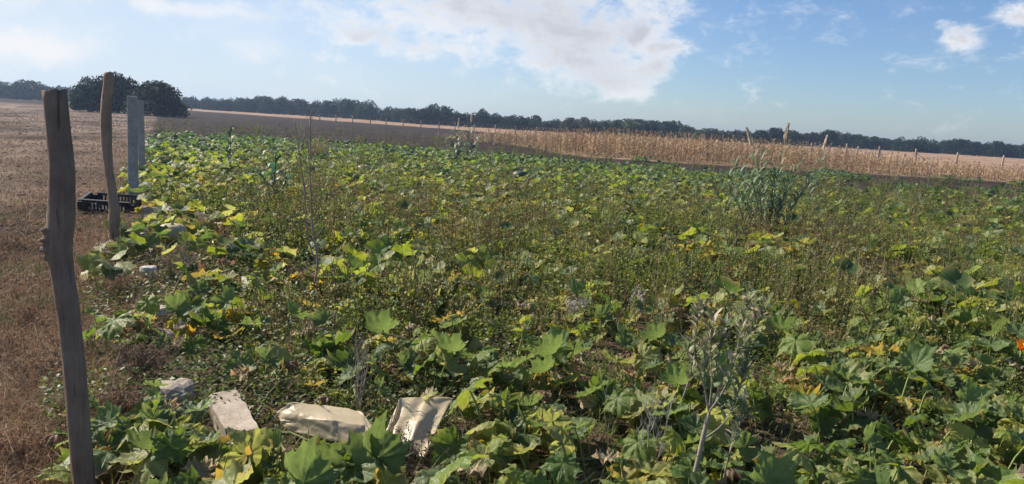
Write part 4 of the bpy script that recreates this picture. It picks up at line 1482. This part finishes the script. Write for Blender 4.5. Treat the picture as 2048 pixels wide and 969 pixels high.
# ------------------------------------------------------------------ reed clump and single corn / cane stalks
def cane(h, lean, seed, leaves=12, ll=.5, col=(.13, .19, .12), plume=True, lw=.022, upr=0.0):
    r = np.random.default_rng(seed)
    gs, gl, gp = Geo(), Geo(), Geo()
    lean = np.array(lean, float)
    f = lambda t_: np.array([lean[0] * t_ ** 1.5, lean[1] * t_ ** 1.5, h * t_])
    tube(gs, [f(t_) for t_ in np.linspace(0, 1, 8)], np.linspace(.011, .004, 8), np.array(col) * 1.1, 5)
    for k in range(leaves):
        t_ = .12 + .8 * k / leaves + r.uniform(-.02, .02)
        a = (k % 2) * math.pi + r.normal(.4, .45)
        p = f(t_); L_ = ll * r.uniform(.7, 1.2) * (1.1 - .4 * abs(t_ - .5))
        dv = np.array([math.cos(a), math.sin(a), 0])
        dr = r.uniform(.1, .6)
        if upr: dv = dv * (1 - upr); dr *= .3
        P = [p, p + dv * L_ * .22 + (0, 0, L_ * .30), p + dv * L_ * .5 + (0, 0, L_ * .42), p + dv * L_ * .78 + (0, 0, L_ * (.42 - dr * .5)), p + dv * L_ * .98 + (0, 0, L_ * (.32 - dr))]
        cc = np.array(col) * r.uniform(.75, 1.35) if r.random() < .85 else np.array([.34, .31, .18])
        blade(gl, P, np.array([.4, 1, .95, .6, .05]) * lw, cc)
    if plume:
        top = f(1.0); up = (f(1.0) - f(.9)); up /= np.linalg.norm(up)
        for k in range(150):
            t_ = r.uniform(0, 1)
            p = top + up * t_ * .34
            a = r.uniform(0, 6.28)
            dv = np.array([math.cos(a) * .32, math.sin(a) * .32, 1.0])
            quadleaf(gp, p, dv, .12 * (1.1 - .6 * t_), .011, np.array([.62, .56, .44]) * r.uniform(.8, 1.2))
    return gs, gl, (gp if plume else None)
def cane_clump(name, px, py, specs, label, cat):
    p = at(px, py)
    root = empty(name, (p[0], p[1], 0), label, cat)
    for k, s_ in enumerate(specs):
        gs, gl, gp = cane(s_['h'], s_['lean'], s_['seed'], s_.get('n', 12), s_.get('ll', .5), s_.get('col', (.13, .19, .12)), s_.get('plume', False), s_.get('lw', .026), s_.get('upr', .22))
        st = link('stalk', gs.mesh('stalk', M_STEM), root, s_.get('at', (0, 0, 0)))
        link('foliage', gl.mesh('foliage', M_SMALL), st)
        if gp: link('plume', gp.mesh('plume', M_SMALL, False), st)
    return root
BG = (.15, .205, .125)
_rs = [(1.50, (.12, .05), (.02, 0, 0), True), (1.40, (-.34, .0), (-.10, 0, 0), True), (1.25, (-.55, .1), (-.2, .05, 0), False), (1.35, (-.16, .1), (-.05, .1, 0), False),
       (1.20, (.26, .0), (.12, -.05, 0), False), (1.05, (-.66, -.1), (-.3, -.1, 0), False), (1.0, (.42, -.1), (.22, -.1, 0), False), (.95, (-.35, -.2), (-.15, -.1, 0), False),
       (.9, (.1, -.2), (.08, -.1, 0), False), (.8, (-.5, -.2), (-.42, -.1, 0), False), (1.1, (-.05, -.1), (.0, -.05, 0), False)]
cane_clump('reed_clump', 1535, 462, [dict(h=a, lean=b, at=c, plume=e, seed=60 + k, n=15, ll=.44, lw=.022, upr=.32, col=np.array((.13, .19, .105)) * (.85 + .3 * ((k * 7) % 5) / 5)) for k, (a, b, c, e) in enumerate(_rs)],
    'tall grey green reed clump with arching leaves and two pale plumes', 'reed clump')
cane_clump('cane_plant', 1622, 420, [dict(h=1.35, lean=(.12, 0), seed=21, n=9, plume=True, ll=.38, col=BG), dict(h=.7, lean=(-.2, 0), seed=22, n=8, ll=.35, col=BG)], 'thin pale plumed cane standing right of the reed clump', 'cane plant')
cane_clump('corn_stalk', 912, 332, [dict(h=1.25, lean=(.02, 0), seed=31, n=12, plume=True, ll=.45, lw=.06, upr=.25, col=(.10, .15, .11)), dict(h=1.0, lean=(-.2, 0), seed=33, n=11, ll=.45, lw=.06, upr=.25, col=(.10, .15, .11))], 'left one of two tall dark corn stalks in the far middle, with a plume', 'corn stalk')
cane_clump('corn_stalk', 936, 330, [dict(h=1.5, lean=(.04, 0), seed=32, n=13, plume=True, ll=.45, lw=.06, upr=.25, col=(.10, .15, .11)), dict(h=1.0, lean=(.3, 0), seed=34, n=11, ll=.45, lw=.06, upr=.25, col=(.10, .15, .11))], 'right one of two tall dark corn stalks in the far middle, the taller', 'corn stalk')
cane_clump('corn_stalk', 461, 352, [dict(h=1.2, lean=(.0, 0), seed=41, n=9, ll=.42, lw=.05, upr=.55, col=(.07, .13, .07)), dict(h=.7, lean=(-.1, 0), seed=42, n=7, ll=.3, lw=.03, col=(.07, .12, .07))], 'single upright corn stalk right of the field edge, left of the sapling', 'corn stalk')
cane_clump('corn_stalk', 547, 415, [dict(h=.95, lean=(.03, 0), seed=51, n=9, ll=.45, lw=.05, upr=.6, col=(.06, .13, .09)), dict(h=.6, lean=(-.25, 0), seed=52, n=8, ll=.32, lw=.045, upr=.3, col=(.06, .13, .09)), dict(h=.55, lean=(.3, 0), seed=53, n=8, ll=.32, lw=.045, upr=.3, col=(.06, .13, .09))], 'short dark corn plant just left of the thin bare sapling', 'corn stalk')

# ------------------------------------------------------------------ saplings, dead weeds and the silvery shrub
def polyY(pts, Y, jit=.0):
    out_ = []
    for k, (a, b) in enumerate(pts):
        q = atY(a, b, Y + jit * math.sin(k * 1.7))
        out_.append(q)
    return np.array(out_)
def smooth_path(P, n=14):
    P = np.asarray(P); t_ = np.linspace(0, len(P) - 1, n)
    out_ = np.stack([np.interp(t_, np.arange(len(P)), P[:, k]) for k in range(3)], 1)
    out_[1:-1] = (out_[:-2] + 2 * out_[1:-1] + out_[2:]) / 4
    return out_
def twigs(g, P, rad, col, n, L_, r, depth=1, up=.8, leaf=None, t0=.3, sides=4):
    """side branches along path P"""
    for _ in range(n):
        t_ = r.uniform(t0, 1) * (len(P) - 1)
        i = min(int(t_), len(P) - 2)
        p = P[i] + (P[i + 1] - P[i]) * (t_ - i)
        a = r.uniform(0, 6.28)
        dv = np.array([math.cos(a) * .5, math.sin(a) * .5, up]); dv /= np.linalg.norm(dv)
        l_ = L_ * r.uniform(.4, 1.1)
        m1_ = p + dv * l_ * .5 + r.normal(0, .03, 3) * l_
        e = p + dv * l_ + np.array([r.normal(0, .12), r.normal(0, .12), .1]) * l_
        Q_ = np.array([p, m1_, e])
        tube(g, Q_, [rad, rad * .75, rad * .4], col, sides, cap=False)
        if depth > 0:
            twigs(g, Q_, rad * .6, col, 3, L_ * .5, r, depth - 1, up, leaf, .3, 3)
        if leaf:
            leaf(Q_)
r = np.random.default_rng(77)
Ys = at(631, 603)[1]
base = at(631, 603)
root = empty('bare_sapling', base, 'tall thin nearly bare sapling with two forking stems in the weeds, left of centre', 'sapling')
g = Geo()
brown = (.30, .235, .19)
mainP = smooth_path(polyY([(631, 606), (629, 572), (636, 530), (634, 505), (626, 470), (623, 430), (622, 380), (619, 340), (621, 290), (620, 240)], Ys, .02), 26)
tube(g, mainP - base, np.linspace(.0125, .004, 26), brown, 7, jit=.05)
link('main_stem', g.mesh('main_stem', M_STEM), root)
g = Geo()
sideP = smooth_path(polyY([(635, 528), (622, 500), (614, 470), (611, 420), (609, 370), (601, 330), (596, 280), (588, 238)], Ys + .03, .02), 22)
tube(g, sideP - base, np.linspace(.008, .003, 22), brown, 6, jit=.05)
link('side_stem', g.mesh('side_stem', M_STEM), root)
g = Geo(); gl = Geo()
def lf(Q_):
    for k in range(1):
        quadleaf(gl, Q_[1] + (Q_[2] - Q_[1]) * r.uniform(0, 1), r.normal(0, 1, 3), .018, .004, (.20, .2, .10))
twigs(g, mainP[10:] - base, .0022, (.30, .25, .19), 16, .17, r, 1, 1.6, lf, .05)
twigs(g, sideP[8:] - base, .0020, (.30, .25, .19), 11, .17, r, 1, 1.6, lf, .05)
for (a, b) in [((632, 523), (650, 505)), ((628, 480), (645, 455)), ((609, 380), (592, 300)), ((620, 350), (640, 270)), ((620, 330), (607, 245)), ((604, 300), (612, 232))]:
    P = polyY([a, ((a[0] + b[0]) / 2 + 2, (a[1] + b[1]) / 2), b], Ys)
    tube(g, P - base, [.004, .003, .0016], (.26, .2, .16), 4)
link('twigs', g.mesh('twigs', M_STEM), root)
link('leaves', gl.mesh('leaves', M_SMALL, False), root)

def dead_weed(px, py, h, spread, n, seed, col, label, name='dead_weed', rad=.003, twn=7, seeds=True, lean=(0, 0)):
    r = np.random.default_rng(seed)
    base = at(px, py)
    g = Geo(); gs = Geo()
    for k in range(n):
        a = r.uniform(0, 6.28); q = spread * r.uniform(.1, 1)
        e = np.array([math.cos(a) * q + lean[0], math.sin(a) * q + lean[1], h * r.uniform(.55, 1)])
        P = np.array([(0, 0, 0), e * .35 + r.normal(0, .02, 3), e * .7 + r.normal(0, .02, 3), e])
        tube(g, P, [rad, rad * .85, rad * .6, rad * .35], np.array(col) * r.uniform(.8, 1.2), 4, cap=False)
        def sd(Q_):
            if not seeds: return
            for _ in range(2):
                quadleaf(gs, Q_[-1], r.normal(0, 1, 3), .012, .004, np.array(col) * r.uniform(.8, 1.5))
        twigs(g, P, rad * .5, np.array(col), twn, h * .22, r, 1, .8, sd)
    root = empty(name, (base[0], base[1], gh(base[0], base[1])), label, 'dead weed')
    link('stems', g.mesh('stems', M_STEM), root)
    if seeds: link('seed_heads', gs.mesh('seed_heads', M_DRY, False), root)
pinkish = (.36, .29, .26)
dead_weed(635, 672, .16, .22, 26, 5, pinkish, 'low burst of pale pinkish dry stalks at the foot of the bare sapling', twn=4, rad=.0022)
dead_weed(716, 850, .62, .06, 4, 6, (.30, .25, .2), 'thin dry weed rising behind the crumpled sheet', rad=.0035, twn=7, seeds=False)
dead_weed(815, 965, .20, .15, 11, 7, (.17, .13, .10), 'dark tangled dead bush in front of the crumpled sheet', twn=8)
dead_weed(960, 965, .20, .22, 13, 8, (.28, .24, .19), 'low pale dead twigs right of the sheet at the lower edge', twn=5, seeds=False, rad=.0025)
dead_weed(1150, 655, .30, .14, 9, 9, (.48, .42, .40), 'dry weed with whitish seed tufts in the middle, the left one of a pair', twn=8)
dead_weed(1268, 650, .30, .10, 7, 10, (.48, .43, .42), 'dry weed with whitish seed tufts in the middle, the right one of a pair', twn=8)
dead_weed(1305, 985, .50, .12, 5, 11, (.42, .40, .34), 'pale grey leafless weed in the foreground left of the silvery shrub', twn=8, seeds=False, rad=.003)
dead_weed(1215, 870, .36, .16, 5, 12, (.30, .30, .2), 'thin straw stalks in the foreground between squash leaves', twn=4, seeds=False, rad=.0022)
dead_weed(345, 560, .28, .25, 22, 14, (.27, .2, .15), 'brown dry bush at the field edge beside the small white stone', twn=7, rad=.0022)
dead_weed(278, 775, .22, .22, 30, 15, (.20, .155, .11), 'brown dry bush between the nearest post and the brown stone', twn=8, rad=.0022)
dead_weed(400, 475, .3, .3, 20, 16, (.3, .22, .16), 'brown dry bush right of the pale squash at the field edge', twn=7, rad=.003)
dead_weed(600, 300, 1.1, .35, 8, 17, (.36, .31, .26), 'tall pale dry weed on the edge of the dark soil behind the sapling', twn=8, rad=.010)
dead_weed(640, 322, .75, .7, 22, 18, (.42, .32, .16), 'yellowish dry bush at the far edge of the crop behind the sapling', twn=9, rad=.008)
dead_weed(60, 800, .16, .3, 20, 19, (.33, .25, .17), 'loose dry stalks on the ground left of the nearest post', twn=3, rad=.002, seeds=False)

for k, (a, b, h_, sp) in enumerate([(225, 610, .20, .26), (60, 650, .14, .30), (100, 770, .12, .26), (235, 525, .20, .25), (50, 950, .12, .25), (250, 860, .18, .18), (30, 500, .12, .3), (270, 700, .18, .2)]):
    lb = ['behind the nearest post, level with the white stone', 'left of the nearest post, halfway down the photo', 'left of the lower half of the nearest post', 'below the foot of the wavy post', 'in the bottom left corner of the photo', 'right of the lower end of the nearest post', 'at the left photo edge below the crate', 'between the nearest post and the flat stone'][k]
    dead_weed(a, b, h_, sp, 26, 40 + k, [(.22, .15, .09), (.28, .19, .12), (.17, .12, .08)][k % 3], 'low brown dry bush ' + lb, name='dry_bush', twn=6, rad=.002)
# silvery shrub, right foreground
r = np.random.default_rng(31)
Ysh = 2.95
base = at(1388, 1000)
base = np.array([atY(1385, 1000, Ysh)[0], Ysh, 0.0])
root = empty('silvery_shrub', base, 'silvery grey shrub with narrow leaves and pale bare stems in the right foreground', 'shrub')
g = Geo(); gl = Geo(); gm = Geo()
pale = (.26, .235, .18)
tube(gm, smooth_path(polyY([(1375, 1010), (1392, 940), (1405, 880), (1418, 825)], Ysh), 8) - base, [.013, .012, .0115, .011, .0105, .01, .009, .008], (.34, .29, .22), 8, jit=.04)
link('trunk', gm.mesh('trunk', M_STEM), root)
paths = [[(1418, 825), (1412, 780), (1388, 720), (1392, 660), (1402, 600)], [(1418, 825), (1425, 760), (1420, 700), (1424, 640)], [(1418, 825), (1440, 770), (1480, 700), (1510, 660), (1538, 600)],
         [(1418, 825), (1450, 780), (1470, 720), (1485, 650), (1496, 590)], [(1405, 880), (1450, 850), (1475, 790), (1490, 740), (1500, 690)], [(1418, 825), (1408, 770), (1410, 720), (1408, 680)],
         [(1440, 990), (1460, 900), (1480, 850), (1490, 800)], [(1365, 800), (1385, 740), (1375, 690)], [(1480, 700), (1505, 640), (1512, 600)], [(1425, 760), (1440, 700), (1450, 650)]]
def lance(p, dv, L_, w_, c_):
    dv = dv / np.linalg.norm(dv)
    P = [p, p + dv * L_ * .35 + (0, 0, .004), p + dv * L_ * .7, p + dv * L_ - (0, 0, .006)]
    blade(gl, P, np.array([.25, 1, .8, .05]) * w_, c_, fold=.35, sidev=None)
for k, pth in enumerate(paths):
    P = smooth_path(polyY(pth, Ysh + r.uniform(-.08, .08), .01), 12)
    tube(g, P - base, np.linspace(.0042, .0018, 12), pale, 5)
    twigs(g, P[4:] - base, .0012, pale, 7, .08, r, 0, .9, None)
    for j in range(66 if k < 5 else 34):
        t_ = 11 * (r.uniform(0.15, 1) ** .7)
        i = min(int(t_), 10)
        p = P[i] + (P[i + 1] - P[i]) * (t_ - i) - base
        a = r.uniform(0, 6.28)
        dv = np.array([math.cos(a) * .6, math.sin(a) * .6, r.uniform(.3, 1.4)])
        c_ = np.array([.20, .235, .125]) * r.uniform(.75, 1.3) if r.random() < .85 else np.array([.48, .42, .33])
        lance(p, dv, r.uniform(.04, .08), r.uniform(.006, .010), c_)
link('stems', g.mesh('stems', M_STEM), root)
link('leaves', gl.mesh('leaves', M_SMALL), root)

# a squash flower bud at the right edge
p = at(2042, 702, .22)
root = empty('squash_flower', (p[0], p[1], 0), 'orange squash flower at the right edge among green leaves', 'flower')
g = Geo()
for k in range(5):
    a = k * 1.257
    dv = np.array([math.cos(a), math.sin(a), 0])
    P = [(0, 0, .22), dv * .02 + (0, 0, .26), dv * .04 + (0, 0, .29), dv * .06 + (0, 0, .30)]
    blade(g, P, [.008, .018, .014, .002], (.75, .32, .02), fold=.2)
link('petals', g.mesh('petals', M_SMALL), root)
g = Geo(); tube(g, [(0, 0, 0), (.01, 0, .12), (0, 0, .225)], [.005, .005, .007], (.16, .22, .07), 5)
link('stem', g.mesh('stem', M_STEM), root)

# ------------------------------------------------------------------ haze
HZ = True
if HZ:
    g = Geo(); box(g, -700, 700, -60, 700, -1.5, 9)
    m, t, o = new_mat('haze')
    pvn = t.n('ShaderNodeVolumePrincipled')
    pvn.inputs['Color'].default_value = (0.50, 0.68, 1.0, 1)
    pvn.inputs['Density'].default_value = 0.0006
    pvn.inputs['Anisotropy'].default_value = 0.3
    t.l(pvn.outputs[0], o.inputs['Volume'])
    tag(link('haze', g.mesh('haze', m, False)), 'thin bluish haze over the whole field', 'haze', kind='stuff')
print('objects', len(bpy.data.objects))
